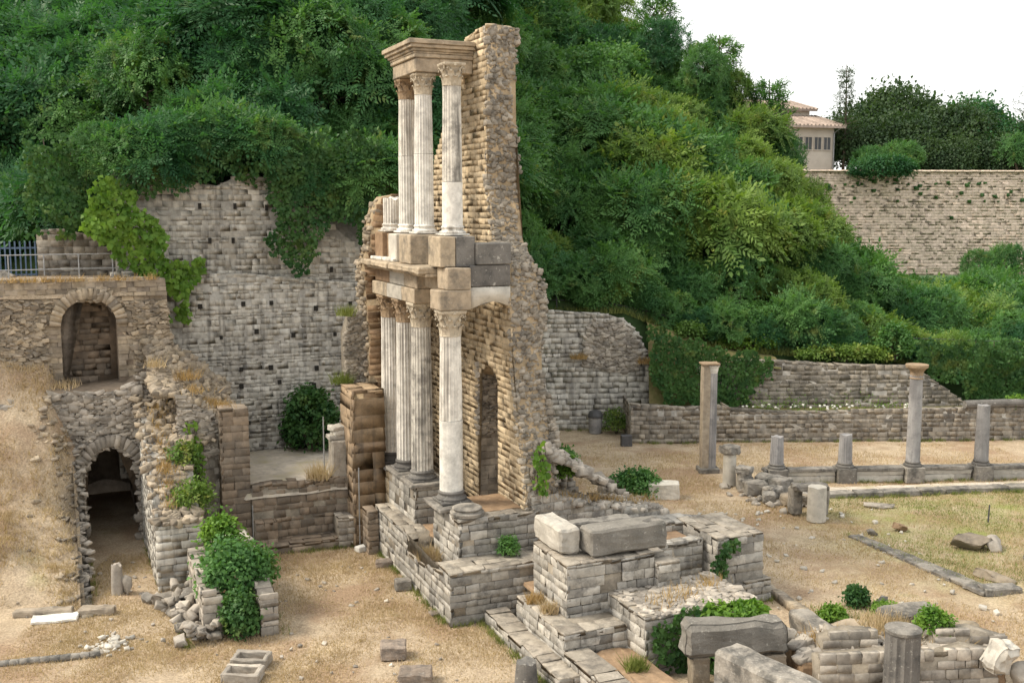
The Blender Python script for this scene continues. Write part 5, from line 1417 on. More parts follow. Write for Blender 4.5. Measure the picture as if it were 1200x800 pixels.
def trunk_mesh(seed, h, r0, spread=.9, limbs=7):
    r = np.random.default_rng(seed); parts = []
    pts = [(0, 0, -.4)] + [(r.normal()*.06*k*h*.12, r.normal()*.06*k*h*.12, h*k/5) for k in range(1, 6)]
    parts.append(tube(pts, [r0*1.2, r0, r0*.85, r0*.7, r0*.5, r0*.25], 7))
    for i in range(limbs):
        k = 2+i % 4; b = np.array(pts[k]); a = i*2.4+r.uniform(-.4, .4); l = spread*r.uniform(.6, 1.1)
        e = b + np.array([math.cos(a)*l, math.sin(a)*l, l*.7]); m = (b+e)/2 + np.array([0, 0, -.08*l])
        parts.append(tube([b, m, e], [r0*.4, r0*.28, r0*.1], 5))
    v, f = join(parts)
    return mesh_data('trunk', v, f, 'bark')
CR = {}
def crown_mesh(key, V, mat): 
    V = np.asarray(V); CR[key] = V
    return mesh_data('crown', V, quads(len(V)), mat)
AIL = [crown_fronds(s, (2.7, 2.7, 2.3), 125, 8, 1.3, 8, .34, .075, .34) for s in (1, 2, 3)]
ROB = [crown_fronds(s, (2.4, 2.4, 2.5), 430, 5, .5, 5, .17, .05, .3, theta=(20, 95), lobes=13) for s in (4, 5, 6)]
BRO = [crown_leaves(s, (2.6, 2.6, 2.4), 10000, .2, .075) for s in (7, 8)]
MESH = {}
for nm, L, mats in (('ail', AIL, ('leafdark', 'leafmid', 'leafyellow')), ('rob', ROB, ('leafdark', 'leafmid', 'leafyellow')), ('bro', BRO, ('leaffar', 'leafdark', 'leafmid'))):
    for i, V in enumerate(L):
        for m in mats: MESH[nm, i, m] = crown_mesh((nm, i), V, m) if (nm, i) not in CR else mesh_data('crown', V, quads(len(V)), m)
TR = [trunk_mesh(s, 4.0, .16, 1.3) for s in (1, 2, 3)]
TREEN = {'ail': 'tree_of_heaven', 'rob': 'locust_tree', 'bro': 'leafy_tree'}
def tree(kind, i, mat, x, y, z, sc, height, rz, label, group, cat='tree', sq=1.0):
    th = thing(TREEN[kind], label, cat, (x, y, z), group)
    t = bpy.data.objects.new('trunk', TR[i % 3]); COL.objects.link(t); t.parent = th; t.scale = (sc*.9, sc*.9, height/4.0)
    c = bpy.data.objects.new('crown', MESH[kind, i, mat]); COL.objects.link(c); c.parent = th
    c.location = (0, 0, height); c.scale = (sc, sc, sc*sq); c.rotation_euler = (0, 0, rz)
    return th
LBL = {('ail', 'leafdark'): 'dark long leaved tree on the wooded slope', ('ail', 'leafmid'): 'mid green long leaved tree on the wooded slope', ('ail', 'leafyellow'): 'yellow green long leaved tree on the wooded slope',
       ('rob', 'leafdark'): 'dark locust tree on the wooded slope', ('rob', 'leafmid'): 'mid green locust tree on the wooded slope', ('rob', 'leafyellow'): 'yellowish locust tree on the wooded slope', ('bro', 'leafdark'): 'dark leafy tree on the wooded slope', ('bro', 'leafmid'): 'mid green leafy tree on the wooded slope'}
rt = random.Random(3)
def zone(x, row):
    h = 'at the edge of the wood' if row < 2 else ('on the lower slope' if row < 5 else ('halfway up the slope' if row < 9 else 'high on the slope'))
    p = 'above the terrace gate' if x < -14 else ('above the holed wall' if x < -3 else ('behind the stage ruin' if x < 5 else ('above the steps' if x < 11 else ('above the retaining wall' if x < 18 else 'below the city wall'))))
    return h + ' ' + p
def plant_slope():
    n = 0
    for row in range(15):
        v = 1.2 + row*2.4 + row*row*.05
        x = -36.0
        while x < 40:
            x += rt.uniform(1.6, 2.9)
            y = lerp_tab(x, YB) + v + rt.uniform(-.8, .8)
            if abs(x) > .53*y + 3: continue
            z = hill_z(x, y)
            if z > 10.7 + .20*y + 1.5: continue                # wholly above the frame
            if x > 19 and row > 9: continue
            left = x < -2
            front = row < 2
            if left: kind = rt.choices(('ail', 'rob', 'bro'), (6, 3, 1))[0]
            elif x < 8: kind = rt.choices(('ail', 'rob', 'bro'), ((6, 3, .5) if row < 6 else (2, 6, 1)))[0]
            else: kind = rt.choices(('ail', 'rob', 'bro'), (2, 7, .5))[0]
            tone = fbm(x, y, .11, 21)*.9 + rt.uniform(-.25, .25) + (-.5 if left else (.16 if x < 14 else .42))   # kinds grow in drifts
            mat = 'leafdark' if tone < -.28 else ('leafmid' if tone < .42 else 'leafyellow')
            if kind == 'bro' and mat == 'leafyellow': mat = 'leafmid'
            sc = rt.uniform(.75, 1.3)*(.72 if front else 1.0)
            h = rt.uniform(1.2, 2.5) if not front else sc*rt.uniform(.7, 1.3)
            if x > 17: sc *= .8; h *= .65
            if 9 < x < 18 and row > 4: h *= 1.1
            tree(kind, rt.randrange(3 if kind != 'bro' else 2), mat, x, y, z, sc, h, rt.uniform(0, 6.28), LBL[kind, mat].replace('on the wooded slope', zone(x, row)).replace(' leaved', ' leaved'), 'trees on the wooded slope', sq=rt.uniform(.85, 1.15))
            n += 1
    print('slope trees', n)
plant_slope()
# shrubs and saplings filling the edge of the wood
for i in range(70):
    x = rt.uniform(-1, 34) if i < 52 else rt.uniform(-20, -3); y = lerp_tab(x, YB)+rt.uniform(.4, 2.2); sc = rt.uniform(.28, .5)
    k_ = rt.choice(('rob', 'bro', 'ail')); m_ = rt.choice(('leafdark', 'leafmid', 'leafmid', 'leafyellow')) if k_ != 'bro' else rt.choice(('leafdark', 'leafmid'))
    nm = {'leafdark': 'dark', 'leafmid': 'mid green', 'leafyellow': 'yellowish'}[m_] + {'rob': ' fine leaved', 'bro': ' small leaved', 'ail': ' long leaved'}[k_] + ' bush '
    tree(k_, rt.randrange(2), m_, x, y, hill_z(x, y)-.1, sc, sc*1.3, rt.uniform(0, 6), nm + zone(x, 0), 'saplings along the edge of the wood', 'bush')
# young trees leaning out over the top of the high wall with holes
for i in range(11):
    b = -7.4+i*.95+rt.uniform(-.4, .4); p = w(14.2+rt.uniform(-.1, .7), b); k_ = rt.choice(('ail', 'ail', 'rob')); m_ = rt.choice(('leafdark', 'leafmid', 'leafmid')); sc = rt.uniform(.3, .75)
    tree(k_, rt.randrange(3), m_, p[0], p[1], 11.6 if b < -1 else 10.8, sc, .7+rt.uniform(-.4, 1.0), rt.uniform(0, 6), {'leafdark': 'dark', 'leafmid': 'mid green'}[m_] + (' long leaved' if k_ == 'ail' else ' fine leaved') + ' sapling leaning over the top of the high wall', 'saplings over the high wall', 'bush')
# trees behind the city wall
far = [(36.5, 113, 1.7, 3.2), (40, 112, 1.5, 3.0), (43.5, 114, 1.8, 3.4), (47, 113, 1.7, 3.0), (51, 112, 1.8, 2.6), (55, 114, 1.8, 2.4), (38, 117, 1.9, 4.4), (42, 118, 2.0, 4.8), (46, 118, 1.8, 4.4), (50, 118, 1.9, 4.0), (59, 113, 1.8, 2.5), (34.5, 111, 1.2, 2.4), (38, 109, 1.1, 1.4), (41.5, 109, 1.2, 1.3), (45, 109, 1.2, 1.5), (48.5, 109, 1.2, 1.2), (54, 109, 1.2, 1.4), (57, 110, 1.4, 1.4)]
for i, (x, y, sc, h) in enumerate(far):
    tree('bro', i % 2, 'leaffar' if i not in (4, 9) else 'leafdark', x, y, 14.0, sc, h, i*1.3, ('dark broad tree in the front row behind the city wall' if y < 110.5 else ('dark broad tree in the middle row behind the city wall' if y < 116 else 'tall dark tree in the back row behind the city wall')), 'dark trees behind the city wall', sq=(.85, 1.15, 1.0, 1.3)[i % 4])
for i, (x, y, sc, h) in enumerate(((35.2, 106, .8, 1.2), (38.2, 106, .95, 1.3), (49.5, 106, 1.1, 1.6), (53, 107, 1.2, 1.8))):
    tree('rob', i % 3, 'leafmid', x, y, 14, sc, h, i*2.1, 'lighter green bushy tree just behind the city wall', 'lighter trees behind the city wall')
def scrub(name, loc, rad, n, ll, lw, mat, label, cat='shrub', seed=0, low=-.3, per=6, spread=.12, stems=True, lobes=10, group=None, kind='leaves', lr=(.3, .55)):
    """a shrub with its own foliage mesh and stems"""
    th = thing(name, label, cat, loc, group)
    V = crown_leaves(900+seed, rad, n, ll, lw, low, lobes, per, spread, lr) if kind == 'leaves' else crown_fronds(900+seed, rad, n, 5, ll, 6, ll*.26, ll*.06, .3, (20, 95), low, lobes)
    V = V + np.array([loc[0], loc[1], loc[2]+rad[2]*.55])
    mk('foliage', V, quads(len(V)), mat, th)
    if stems:
        r = np.random.default_rng(seed); parts = []
        for k in range(5):
            a = k*1.26+r.uniform(-.3, .3); e = np.array([math.cos(a)*rad[0]*.6, math.sin(a)*rad[1]*.6, rad[2]*.8])
            parts.append(tube([np.array(loc)+(0, 0, -.05), np.array(loc)+e*.5+(0, 0, .1), np.array(loc)+e], [.03*rad[2]+.01, .02*rad[2]+.008, .006], 5))
        v, f = join(parts); mk('stem', v, f, 'bark', th)
    return th
scrub('wall_shrub', (34.2, 99.4, 13.6), (3.3, 1.3, 1.35), 5200, .22, .08, 'leafdark', 'long dark green shrub draped over the top of the city wall', seed=1, low=-.7, per=8, spread=.2)
# thin conifer and sparse trees on the skyline
def sparse_tree(name, loc, h, label, seed, whorls, wid, mat, leafn=60):
    r = np.random.default_rng(seed); th = thing(name, label, 'tree', loc); parts = []
    L = np.array(loc)
    parts.append(tube([L+(0, 0, -.3), L+(.1, 0, h*.5), L+(0, 0, h)], [.16, .1, .03], 6)); P_, D_ = [], []
    for k in range(whorls):
        f = .28+.7*k/whorls; z = h*f; wl_ = wid*(1-f*.72)*r.uniform(.6, 1.15)
        for j in range(4):
            a = j*1.57+k*.9+r.uniform(-.3, .3); e = np.array([math.cos(a)*wl_, math.sin(a)*wl_, .22*wl_])
            parts.append(tube([L+(0, 0, z), L+(0, 0, z)+e*.5+(0, 0, -.05), L+(0, 0, z)+e], [.045, .03, .012], 4))
            for q_ in np.linspace(.4, 1, leafn//10):
                for _ in range(6): P_.append(L+np.array((0, 0, z))+e*q_+r.normal(size=3)*.14); D_.append(e/np.linalg.norm(e)+r.normal(size=3)*.7)
    v, f = join(parts); mk('trunk', v, f, 'bark', th)
    P_, D_ = np.array(P_), np.array(D_)
    leaf = np.array([[0, 0, 0], [.12, .04, 0], [.26, 0, -.02], [.12, -.04, 0]])
    V = place([leaf], P_, D_, np.tile([0, 0, 1.0], (len(P_), 1))+r.normal(size=P_.shape)*.3, r.uniform(.8, 1.3, len(P_)), r)
    mk('crown', V, quads(len(V)), mat, th)
sparse_tree('conifer', (33.4, 109, 14), 11.0, 'tall thin sparse conifer rising above the house roof', 3, 15, 2.0, 'leaffar', 80)
for i, (x, y, h, sc) in enumerate(((12.3, 72, 4.4, .8), (14.6, 73, 4.6, .75), (17.2, 71, 4.2, .7), (10.2, 74, 4.6, .85), (18.6, 69, 3.2, .7))):
    tree('rob', i % 3, ('leafmid', 'leafyellow', 'leafmid', 'leafdark', 'leafyellow')[i], x, y, hill_z(x, y), sc, h, i*1.1, ('airy locust tree against the sky above the slope', 'yellowish airy locust tree against the sky', 'airy tree against the sky next to the house roof', 'dark airy tree where the slope meets the sky', 'small yellowish tree before the house wall')[i], 'skyline trees', sq=1.35)
sparse_tree('sparse_tree', (53, 110, 14), 9.8, 'thin open tree top rising above the far dark trees', 5, 8, 4.2, 'leaffar', 60)
tree('rob', 0, 'leafmid', 38.4, 88, 4.6, .55, 1.3, 1.0, 'small leafy sapling standing before the city wall', 'saplings before the city wall', sq=1.3)
tree('rob', 1, 'leafmid', 41.2, 89, 4.4, .8, 1.4, 2.0, 'broader leafy sapling standing before the city wall', 'saplings before the city wall', sq=1.2)
sparse_tree('sparse_tree', (17.0, 72, hill_z(17.0, 72)), 9.0, 'tall feathery tree on the skyline beside the house', 6, 16, 3.4, 'leafmid', 220)
sparse_tree('sparse_tree', (14.0, 74, hill_z(14.0, 74)), 8.6, 'open topped tree on the skyline above the slope', 8, 16, 3.6, 'leafmid', 220)
sparse_tree('sparse_tree', (10.0, 76, hill_z(10, 76)), 9.0, 'straggling tree crown where the slope meets the sky', 9, 15, 3.4, 'leafmid', 220)

# ---------------------------------------------------------------- ivy
def ivy(name, p0, p1, poly, label, mat, dens=170, leaf=.13, bulge=.12, seed=0, cat='ivy', group=None, lump=.7):
    r = np.random.default_rng(300+seed)
    dx, dy = p1[0]-p0[0], p1[1]-p0[1]; L = math.hypot(dx, dy); dx /= L; dy /= L; nx, ny = dy, -dx
    ts = [q_[0] for q_ in poly]; zs = [q_[1] for q_ in poly]
    A = (max(ts)-min(ts))*(max(zs)-min(zs)); P_, D_, U_ = [], [], []
    for _ in range(int(A*dens)):
        t, z = r.uniform(min(ts)-.1, max(ts)+.1), r.uniform(min(zs)-.1, max(zs)+.1)
        jt = .5*mnoise.noise(Vector((t*1.1, z*1.1, seed))) + .3*mnoise.noise(Vector((t*3.5, z*3.5, seed)))
        jz = .6*mnoise.noise(Vector((t*1.3+9, z*.9, seed))) + .35*mnoise.noise(Vector((t*4+9, z*3, seed)))
        if leaf*(max(ts)-min(ts)) < .2: jt *= .3; jz *= .3
        if not inside(poly, t+jt, z+jz): continue
        b = bulge*max(0.05, .55+.9*mnoise.noise(Vector((t*lump, z*lump, seed+5)))+.4*mnoise.noise(Vector((t*3*lump, z*3*lump, seed+5))))
        o = .03 + b*(1-.5*r.random()**2)
        P_.append((p0[0]+dx*t+nx*o, p0[1]+dy*t+ny*o, z))
        U_.append((nx+r.normal()*.6, ny+r.normal()*.6, .7+r.normal()*.5)); D_.append((dx*r.normal()*.6, dy*r.normal()*.6, -1+r.normal()*.5))
    lf = np.array([[0, 0, 0], [leaf*.35, leaf*.5, .01], [leaf, 0, -.02], [leaf*.35, -leaf*.5, .01]])
    V = place([lf], np.array(P_), np.array(D_), np.array(U_), r.uniform(.7, 1.35, len(P_)), r)
    c = (p0[0]+dx*np.mean(ts), p0[1]+dy*np.mean(ts), min(zs))
    th = thing(name, label, cat, c, group)
    mk('foliage', V, quads(len(V)), mat, th)
    parts = []
    for k in range(6):                                      # woody stems under the leaves
        t = min(ts)+(max(ts)-min(ts))*(.2+.6*r.random()); zz = np.linspace(min(zs)+.1, max(zs)-.1, 6)
        pts = [(p0[0]+dx*(t+.1*math.sin(z*2+k))+nx*.02, p0[1]+dy*(t+.1*math.sin(z*2+k))+ny*.02, z) for z in zz if inside(poly, t, z)]
        if len(pts) > 1: parts.append(tube(pts, .018, 4))
    if parts:
        v, f = join(parts); mk('stem', v, f, 'bark', th)
    return th
I1 = [(-9.66, 12.93), (-8.43, 13.11), (-7.28, 11.99), (-7.18, 11.13), (-7.77, 10.12), (-8.05, 9.84), (-8.98, 9.93), (-9.61, 10.28)]
I2 = [(-7.6, 11.7), (-6.56, 11.27), (-5.65, 10.27), (-5.41, 9.11), (-4.86, 8.96), (-4.01, 9.09), (-4.17, 8.56), (-4.69, 8.22), (-5.0, 7.06), (-5.3, 7.0), (-5.43, 7.95), (-6.13, 8.4), (-6.9, 8.9), (-7.5, 9.4), (-7.94, 10.0)]
I3 = [(-2.5, 13.22), (1.9, 13.63), (2.2, 9.29), (1.5, 8.99), (1.06, 10.17), (0.28, 10.39), (-0.4, 9.02), (-1.1, 8.3), (-1.7, 8.7), (-1.9, 10.55), (-1.8, 11.7), (-2.8, 12.0)]
ivy('ivy', *end_line(14.4, 0, 10), I1, 'dark ivy mound hanging over the wall by the terrace gate', 'ivydark', 380, .13, .9, 1)
ivy('ivy', *end_line(13.25, 0, 10), I2, 'bright green large leaved ivy tumbling down past the terrace end', 'leafbright', 330, .17, .8, 2, lump=1.1)
ivy('ivy', *end_line(13.4, 0, 10), I3, 'dark creeper curtain hanging down the high grey wall', 'ivydark', 360, .13, .7, 3)
ivy('ivy', *end_line(13.6, 0, 10), [(-6.9, 11.4), (-4.6, 11.2), (-3.9, 11.9), (-2.4, 11.6), (-2.4, 13), (-7, 13)], 'ivy fringe along the top of the high grey wall', 'ivydark', 260, .13, .5, 13)
ivy('ivy', (0, 50.35), (10, 50.4), [(6.4, 5.3), (8.0, 4.8), (9.6, 4.3), (12.1, 3.7), (12.3, 3.0), (11.5, 2.2), (10.7, 1.3), (9.9, .9), (8.6, 1.2), (7.2, 1.9), (6.6, 3.4)], 'ivy sheet hanging over the gap beside the corner pillar', 'ivydark', 300, .15, .3, 4, lump=1.6)
ivy('ivy', (0, 51.6), (10, 51.65), [(19.6, 4.4), (26.6, 4.4), (26.9, 1.2), (23.0, 1.2), (21.3, 2.4), (20.0, 3.2)], 'ivy sheet at the far end of the retaining wall', 'ivydark', 300, .15, .5, 5)
ivy('ivy', *end_line(8.8, 0, 10), [(-5.45, 4.3), (-5.1, 4.2), (-4.9, 2.4), (-5.05, 1.4), (-5.6, 1.6), (-5.6, 3.0)], 'bright vine strand climbing the wall beside the brown pier', 'leafbright', 260, .13, .2, 6)
ivy('ivy', *end_line(1.0, 0, 10), [(2.75, 4.3), (3.15, 4.5), (3.3, 3.4), (3.0, 3.0), (2.7, 3.2)], 'bright ivy tuft at the foot of the stage wall', 'leafbright', 300, .14, .25, 7)
ivy('ivy', *end_line(-4.66, 0, 10), [(3.35, 1.5), (4.9, 1.5), (6.15, 1.45), (6.1, .2), (4.6, 0), (3.2, 0)], 'dense dark ivy covering the end of the masonry platform', 'ivydark', 420, .12, .16, 8, lump=1.5)
ivy('ivy', *end_line(-5.62, 0, 10), [(4.7, 1.35), (5.75, 1.35), (5.8, .3), (4.8, .1)], 'ivy covering the small spur of the masonry platform', 'ivydark', 420, .12, .16, 18, lump=1.5)
ivy('ivy', w(-4.6, 4.65), w(-5.6, 4.7), [(0, 1.4), (1.0, 1.35), (1.0, .1), (0, 0)], 'ivy in the angle of the masonry platform and its spur', 'ivydark', 420, .12, .14, 19, lump=1.5)
ivy('ivy', *end_line(-1.55, 0, 10), [(6.85, 1.2), (7.3, 1.8), (7.7, 1.95), (7.75, 1.7), (7.4, 1.35), (7.35, .8), (7.1, .7)], 'thin ivy strand on the masonry pier by the path', 'ivydark', 420, .12, .08, 9)
o = scrub('trailing_ivy', (*w(-5.0, 5.3), 1.28), (.75, .6, .16), 1800, .13, .05, 'leafbright', 'bright green ivy mound on the edge of the masonry platform', 'ivy', 2, -.4, 6, .06, False)

# ---------------------------------------------------------------- shrubs
scrub('elder_shrub', (*w(3.1, -5.0), .5), (1.22, 1.15, 1.15), 6000, .13, .045, 'leafmid', 'leafy green shrub growing between the two short wall stubs', seed=3, low=-.6, per=9, spread=.13, lr=(.22, .4), lobes=16)
scrub('elder_shrub', (*w(1.6, -5.05), .0), (.5, .45, .8), 2200, .12, .042, 'ivydark', 'green trailing growth hanging from the shrub to the grass', seed=4, low=-.8, per=7, spread=.1)
scrub('elder_shrub', (*w(4.3, -5.1), 1.5), (.5, .5, .6), 1300, .13, .045, 'leafbright', 'bright shoot rising behind the shrub on the wall stub', seed=5, per=6)
scrub('broom_shrub', (*w(6.6, -5.6), 1.9), (.5, .8, .65), 1900, .12, .03, 'leafyellow', 'yellow green bush on the end of the passage side wall', seed=6, per=6)
scrub('broom_shrub', (*w(8.0, -5.6), 2.9), (.4, .6, .55), 1100, .12, .03, 'leafyellow', 'small yellow green bush higher on the passage side wall', seed=7, per=6)
scrub('terrace_bush', (*w(12.6, -.75), 2.0), (1.15, .8, 1.75), 5200, .17, .06, 'ivydark', 'dark rounded bush at the foot of the high grey wall', seed=8, low=-.7, per=7, spread=.14)
scrub('court_bush', (4.75, 39.1, 0), (1.05, .7, .75), 3600, .12, .05, 'leafmid', 'low green bush between two blocks behind the cross wall', seed=9, low=-.5, per=7, spread=.09)
scrub('lawn_bush', (9.3, 27.8, 0), (.38, .33, .42), 1300, .1, .035, 'ivydark', 'round dark green bush beside the small dark stone', seed=10, low=-.6, spread=.05)
scrub('lawn_bush', (8.35, 26.7, 0), (.4, .35, .3), 1000, .1, .03, 'leafbright', 'low bright bush beside the long kerb block', seed=11, low=-.5, spread=.05)
scrub('lawn_bush', (9.95, 27.4, 0), (.4, .3, .2), 700, .1, .02, 'leafbright', 'flat green growth under the small dark stone', seed=12, low=-.5, spread=.05)
scrub('ruin_bush', (9.75, 23.6, 1.0), (.42, .35, .4), 1300, .1, .03, 'leafbright', 'green weed growing on the ashlar wall by the column stump', seed=13, low=-.5, spread=.06)
scrub('ruin_bush', (*w(1.9, 4.1), 3.1), (.5, .4, .45), 1300, .12, .04, 'leafbright', 'green weed on the rubble at the foot of the stage wall', seed=14, low=-.5, spread=.08)
scrub('ruin_bush', (*w(4.0, 5.0), 2.9), (.55, .4, .35), 1200, .12, .04, 'leafmid', 'green weed on the ruined wall behind the rubble heap', seed=15, low=-.5, spread=.08)
scrub('court_weed', (5.0, 50.2, 0), (.6, .4, .9), 900, .14, .03, 'leafyellow', 'tall weed beside the litter bin', seed=16, low=-.5, spread=.12)
scrub('podium_weed', (*w(.75, 1.95), 1.4), (.22, .2, .4), 900, .12, .02, 'leafmid', 'upright green weed on the podium ledge', seed=17, low=-.6, spread=.05)
scrub('slope_scrub', (11.8, 52.9, 3.7), (1.6, .6, .7), 2600, .16, .05, 'leafbright', 'green verge scrub above the retaining wall end', seed=18, low=-.4)
scrub('slope_scrub', (16.4, 52.0, 3.3), (2.6, .5, .5), 3000, .16, .05, 'leafyellow', 'bright grassy scrub along the top of the retaining wall', seed=19, low=-.4)
scrub('slope_scrub', (19.0, 52.4, 3.3), (.9, .6, 1.3), 2000, .18, .05, 'leafmid', 'upright bush above the retaining wall', seed=20, low=-.4)
scrub('wall_top_shrub', (26.5, 49.3, 1.5), (4.5, .5, .4), 3600, .14, .05, 'leafbright', 'bright green low growth along the street wall top', seed=21, low=-.3)
scrub('slope_scrub', (8.6, 52.2, 4.4), (1.3, .7, .6), 1800, .15, .05, 'leafyellow', 'yellowing scrub below the steps', seed=22, low=-.4)
th = thing('flowering_shrub', 'low shrub dotted with white flowers beside the railing', 'shrub', (11.6, 53.4, 3.6))
V = crown_leaves(77, (1.6, .6, .6), 1600, .14, .05) + np.array((11.6, 53.6, 4.1)); mk('foliage', V, quads(len(V)), 'leafmid', th)
pl = Pile('flower')
for i in range(90): pl.add('rock', i % 12, (11.6+random.gauss(0, .8), 53.2+random.gauss(0, .2), 4.2+random.gauss(0, .3)), rotz(i), (.1, .1, .1))
pl.joined('blossom', th)
th = thing('flower_bed', 'row of tiny white flowers along the foot of the retaining wall', 'flowers', (15, 49.8, 1.2))
pl = Pile('flower')
for i in range(36): pl.add('rock', i % 12, (random.uniform(10.8, 19.5), 49.4+random.gauss(0, .2), 1.42+random.random()*.15), rotz(i), (.1, .1, .08))
pl.joined('blossom', th)
V = crown_leaves(78, (4.8, .4, .12), 900, .12, .03) + np.array((15, 49.4, 1.4)); mk('foliage', V, quads(len(V)), 'leafyellow', th)

# ---------------------------------------------------------------- grass
def blades(name, pts, h, wd, mat, label, cat='grass', lean=.45, seed=0, stuff=True):
    r = np.random.default_rng(500+seed); P_ = np.asarray(pts, float); n = len(P_)
    a = r.uniform(0, 6.283, n); hh = h*r.uniform(.5, 1.3, n); ww = wd*r.uniform(.6, 1.3, n)
    sx_, sy_ = np.cos(a)*ww, np.sin(a)*ww; lx, ly = r.normal(0, lean, n)*hh, r.normal(0, lean, n)*hh
    V = np.empty((n, 3, 3))
    V[:, 0] = P_ + np.stack([sx_, sy_, np.zeros(n)], 1); V[:, 1] = P_ - np.stack([sx_, sy_, np.zeros(n)], 1); V[:, 2] = P_ + np.stack([lx, ly, hh], 1)
    o = mk(name, V.reshape(-1, 3), np.arange(n*3).reshape(-1, 3), mat, None, loc=tuple(P_.mean(0)))
    o['label'] = label; o['category'] = cat
    if stuff: o['kind'] = 'stuff'
    return o
def gpts(n, x0, x1, y0, y1, cond=None, seed=0, clump=.5):
    r = np.random.default_rng(600+seed); out = []
    while len(out) < n:
        x, y = r.uniform(x0, x1), r.uniform(y0, y1)
        if mnoise.noise(Vector((x*clump, y*clump, seed)))+.25 < r.random()*.7-.1: continue
        if cond and not cond(x, y): continue
        out.append((x, y, ground_z(x, y)-.01))
    return out
def inab(x, y):
    dx, dy = x-OX, y-OY; return dx*UX+dy*UY, dx*RX+dy*RY
def free_orch(x, y):
    a, b = inab(x, y); return b < -.1 or (a < -.2 and b < .8)
def free_court(x, y):
    a, b = inab(x, y); return b > 8.9 or a > 5.5
blades('dry_grass', gpts(60000, -12.5, 0, 22.8, 33, free_orch, 1), .09, .01, 'drygrass', 'short dry straw grass covering the orchestra floor', seed=1)
blades('dry_grass', gpts(70000, 1, 22, 24.5, 48, free_court, 2), .1, .012, 'drygrass', 'short dry straw grass covering the garden court', seed=2)
blades('green_grass', gpts(16000, 10.2, 22, 29.5, 39.3, lambda x, y: x > 10.5+(39-y)*.25, 3, .35), .1, .01, 'greengrass', 'thin green grass on the court lawn', seed=3)
def bank_pts(n):
    r = np.random.default_rng(8); out = []
    while len(out) < n:
        a, b = r.uniform(0, 12), r.uniform(-17, -8.8); x, y = w(a, b)
        if mnoise.noise(Vector((x*.7, y*.7, 2)))+.3 < r.random()*.7-.1: continue
        out.append((x, y, bank_z(x, y)-.01))
    return out
blades('dry_grass', bank_pts(40000), .17, .012, 'drygrass', 'dry straw grass covering the earth bank', seed=4)
def tuft_pts(c, rad, n, seed):
    r = np.random.default_rng(seed); return [(c[0]+max(-1.6, min(1.6, r.normal()))*rad, c[1]+max(-1.6, min(1.6, r.normal()))*rad, c[2]) for _ in range(n)]
tl = [((*w(10.2, -5.2), 5.3), .22, 130, .38, 'rustgrass', 'rusty dry grass clump high on the collapsed masonry'), ((*w(10.6, -6.1), 5.7), .2, 110, .35, 'drygrass', 'straw coloured grass clump beside the dark arched recess'), ((*w(9.6, -4.6), 4.5), .2, 110, .3, 'rustgrass', 'dry grass tuft on the rubble above the brown pier'), ((*w(11.4, -9.0), 5.1), .35, 180, .28, 'drygrass', 'dry grass under the upper arch'), ((*w(2.6, .35), 1.0), .2, 420, .35, 'drygrass', 'straw grass clump on the worn podium ledge'), ((*w(-2.4, 1.68), 1.0), .12, 300, .3, 'drygrass', 'dry grass tuft at the foot of the masonry block'), ((*w(-1.6, 1.66), 1.0), .12, 260, .26, 'rustgrass', 'brown grass tuft at the corner of the masonry block'), ((*w(-5.0, 2.6), .5), .15, 300, .3, 'greengrass', 'fresh grass tuft beside the masonry platform'), ((*w(8.4, -1.45), 2.1), .2, 350, .5, 'drygrass', 'tall straw grass by the upright block on the terrace'), ((8.9, 24.4, .8), .35, 700, .3, 'drygrass', 'straw grass on the rubble of the foreground ruin'), ((8.9, 27.0, 0), .5, 700, .14, 'greengrass', 'green grass round the dark lawn bush'), ((*w(9.6, -.1), 7.2), .2, 300, .35, 'greengrass', 'yellow green weeds on top of the wall beside the stage'), ((*w(9.2, -.4), 5.0), .2, 300, .4, 'greengrass', 'green weeds on the pier beside the stage'), ((3.2, 50.9, 3.55), .22, 300, .3, 'rustgrass', 'brown grass tuft growing on the high wall'), ((6.6, 51.2, 3.3), .3, 400, .35, 'rustgrass', 'brown grass where the high wall breaks down')]
for i, (c, rad, n, h, mat, lab) in enumerate(tl):
    o = blades('grass_tuft', tuft_pts(c, rad, n, i), h, .012, mat, lab, 'grass', .4, 20+i, stuff=False)
r = np.random.default_rng(4)
blades('verge_grass', [(x, lerp_tab(x, YB)+.5+r.uniform(-.5, .9), lerp_tab(x, ZB)+.1) for x in r.uniform(0, 30, 9000)], .35, .02, 'greengrass', 'green and yellow grass along the foot of the wooded slope', seed=40)

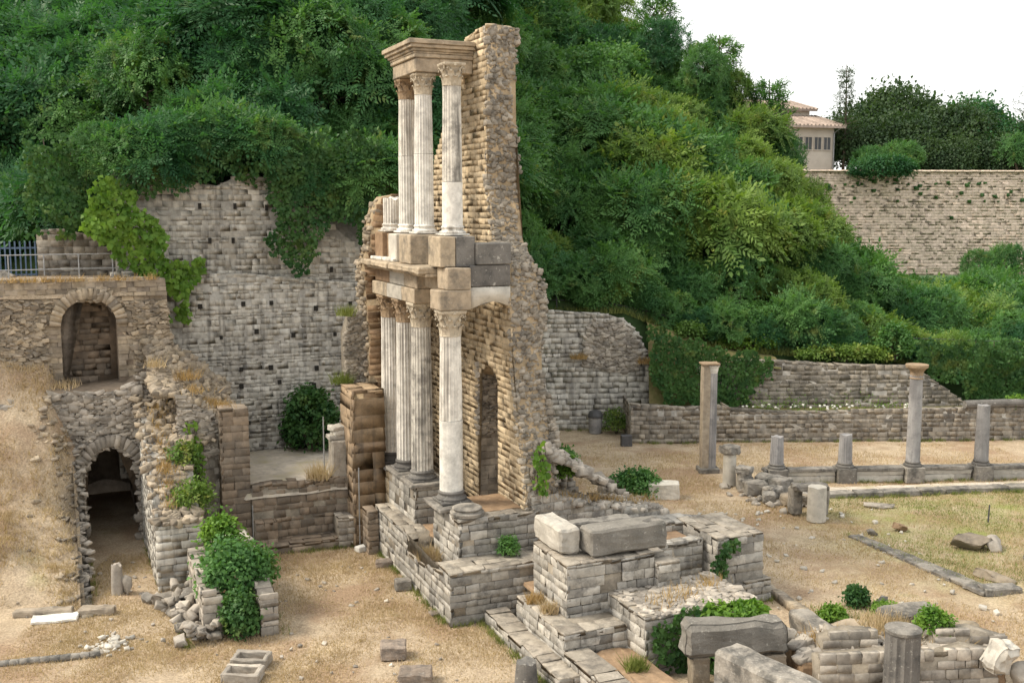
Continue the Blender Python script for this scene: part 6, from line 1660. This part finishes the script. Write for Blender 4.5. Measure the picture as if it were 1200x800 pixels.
# weeds along the feet and tops of the walls, and scattered in the rubble
def along(p0, p1, n, sp, z=0.0, r=np.random.default_rng(77)):
    out = []
    c = 0
    while len(out) < n:
        t = r.random(); k = int(r.integers(4, 22)); x, y = p0[0]+(p1[0]-p0[0])*t, p0[1]+(p1[1]-p0[1])*t
        for _ in range(k): out.append((x+r.normal()*sp*.5, y+r.normal()*sp*.5, (z(x, y) if callable(z) else z)-.01))
    return out
fp = []
for a_, b_, n in ((w(0, -.06), w(7, -.06), 900), (w(-.05, 0), w(-.05, 2.4), 300), (w(-.2, .8), w(-4.6, .8), 700), (w(7.5, -3.4), w(7.5, -.5), 400), (w(-1.7, 7.0), w(-1.7, 8.9), 260), ((5.5, 48.0), (30, 49.1), 1600), (q(0, -.1), q(16, -.1), 1200), ((11, 38.6), (26, 40.4), 1600), ((-1, 50.5), (8, 51.4), 700), (w(1.2, -6.4), w(5, -6.4), 400), (w(1.2, -4.0), w(5, -4.0), 300), ((11.0, 34.2), (13.6, 28.8), 700), ((6.6, 22), (11, 22.3), 300), (w(5.5, -6.6), w(11, -6.6), 300), (w(4.3, -8.4), w(9, -8.4), 260)): fp += along(a_, b_, n, .14)
blades('weeds', fp, .17, .012, 'greengrass', 'small green weeds along the feet of the walls', seed=60)
fp = along(w(9.2, -5.0), w(11.8, -6.0), 500, .5, 5.0) + along(w(8.9, -4.2), w(10.5, -5.4), 500, .4, 4.55) + along(w(6, -6.2), w(10.5, -6.2), 700, .3, lambda x, y: lerp_tab(inab(x, y)[0], [(5.6, 2.0), (7.2, 3.0), (9.4, 3.95), (11, 4.8)])) + along(w(1.2, 3), w(1.8, 7), 500, .3, lambda x, y: lerp_tab(inab(x, y)[1], [(2.75, 2.95), (4.2, 2.6), (6.8, 2.15)])) + along(w(-4.2, 3.4), w(-3.2, 5.8), 300, .4, 1.48) + along((6.8, 23.6), (10.8, 23.6), 500, .4, .85) + along(w(11.95, -12), w(11.95, -6), 600, .2, 8.42)
blades('weeds', fp, .22, .012, 'rustgrass', 'dry brown weeds growing on the broken wall tops', seed=61)
print('objects', len(bpy.data.objects), 'tris', sum(len(m.polygons) for m in bpy.data.meshes))
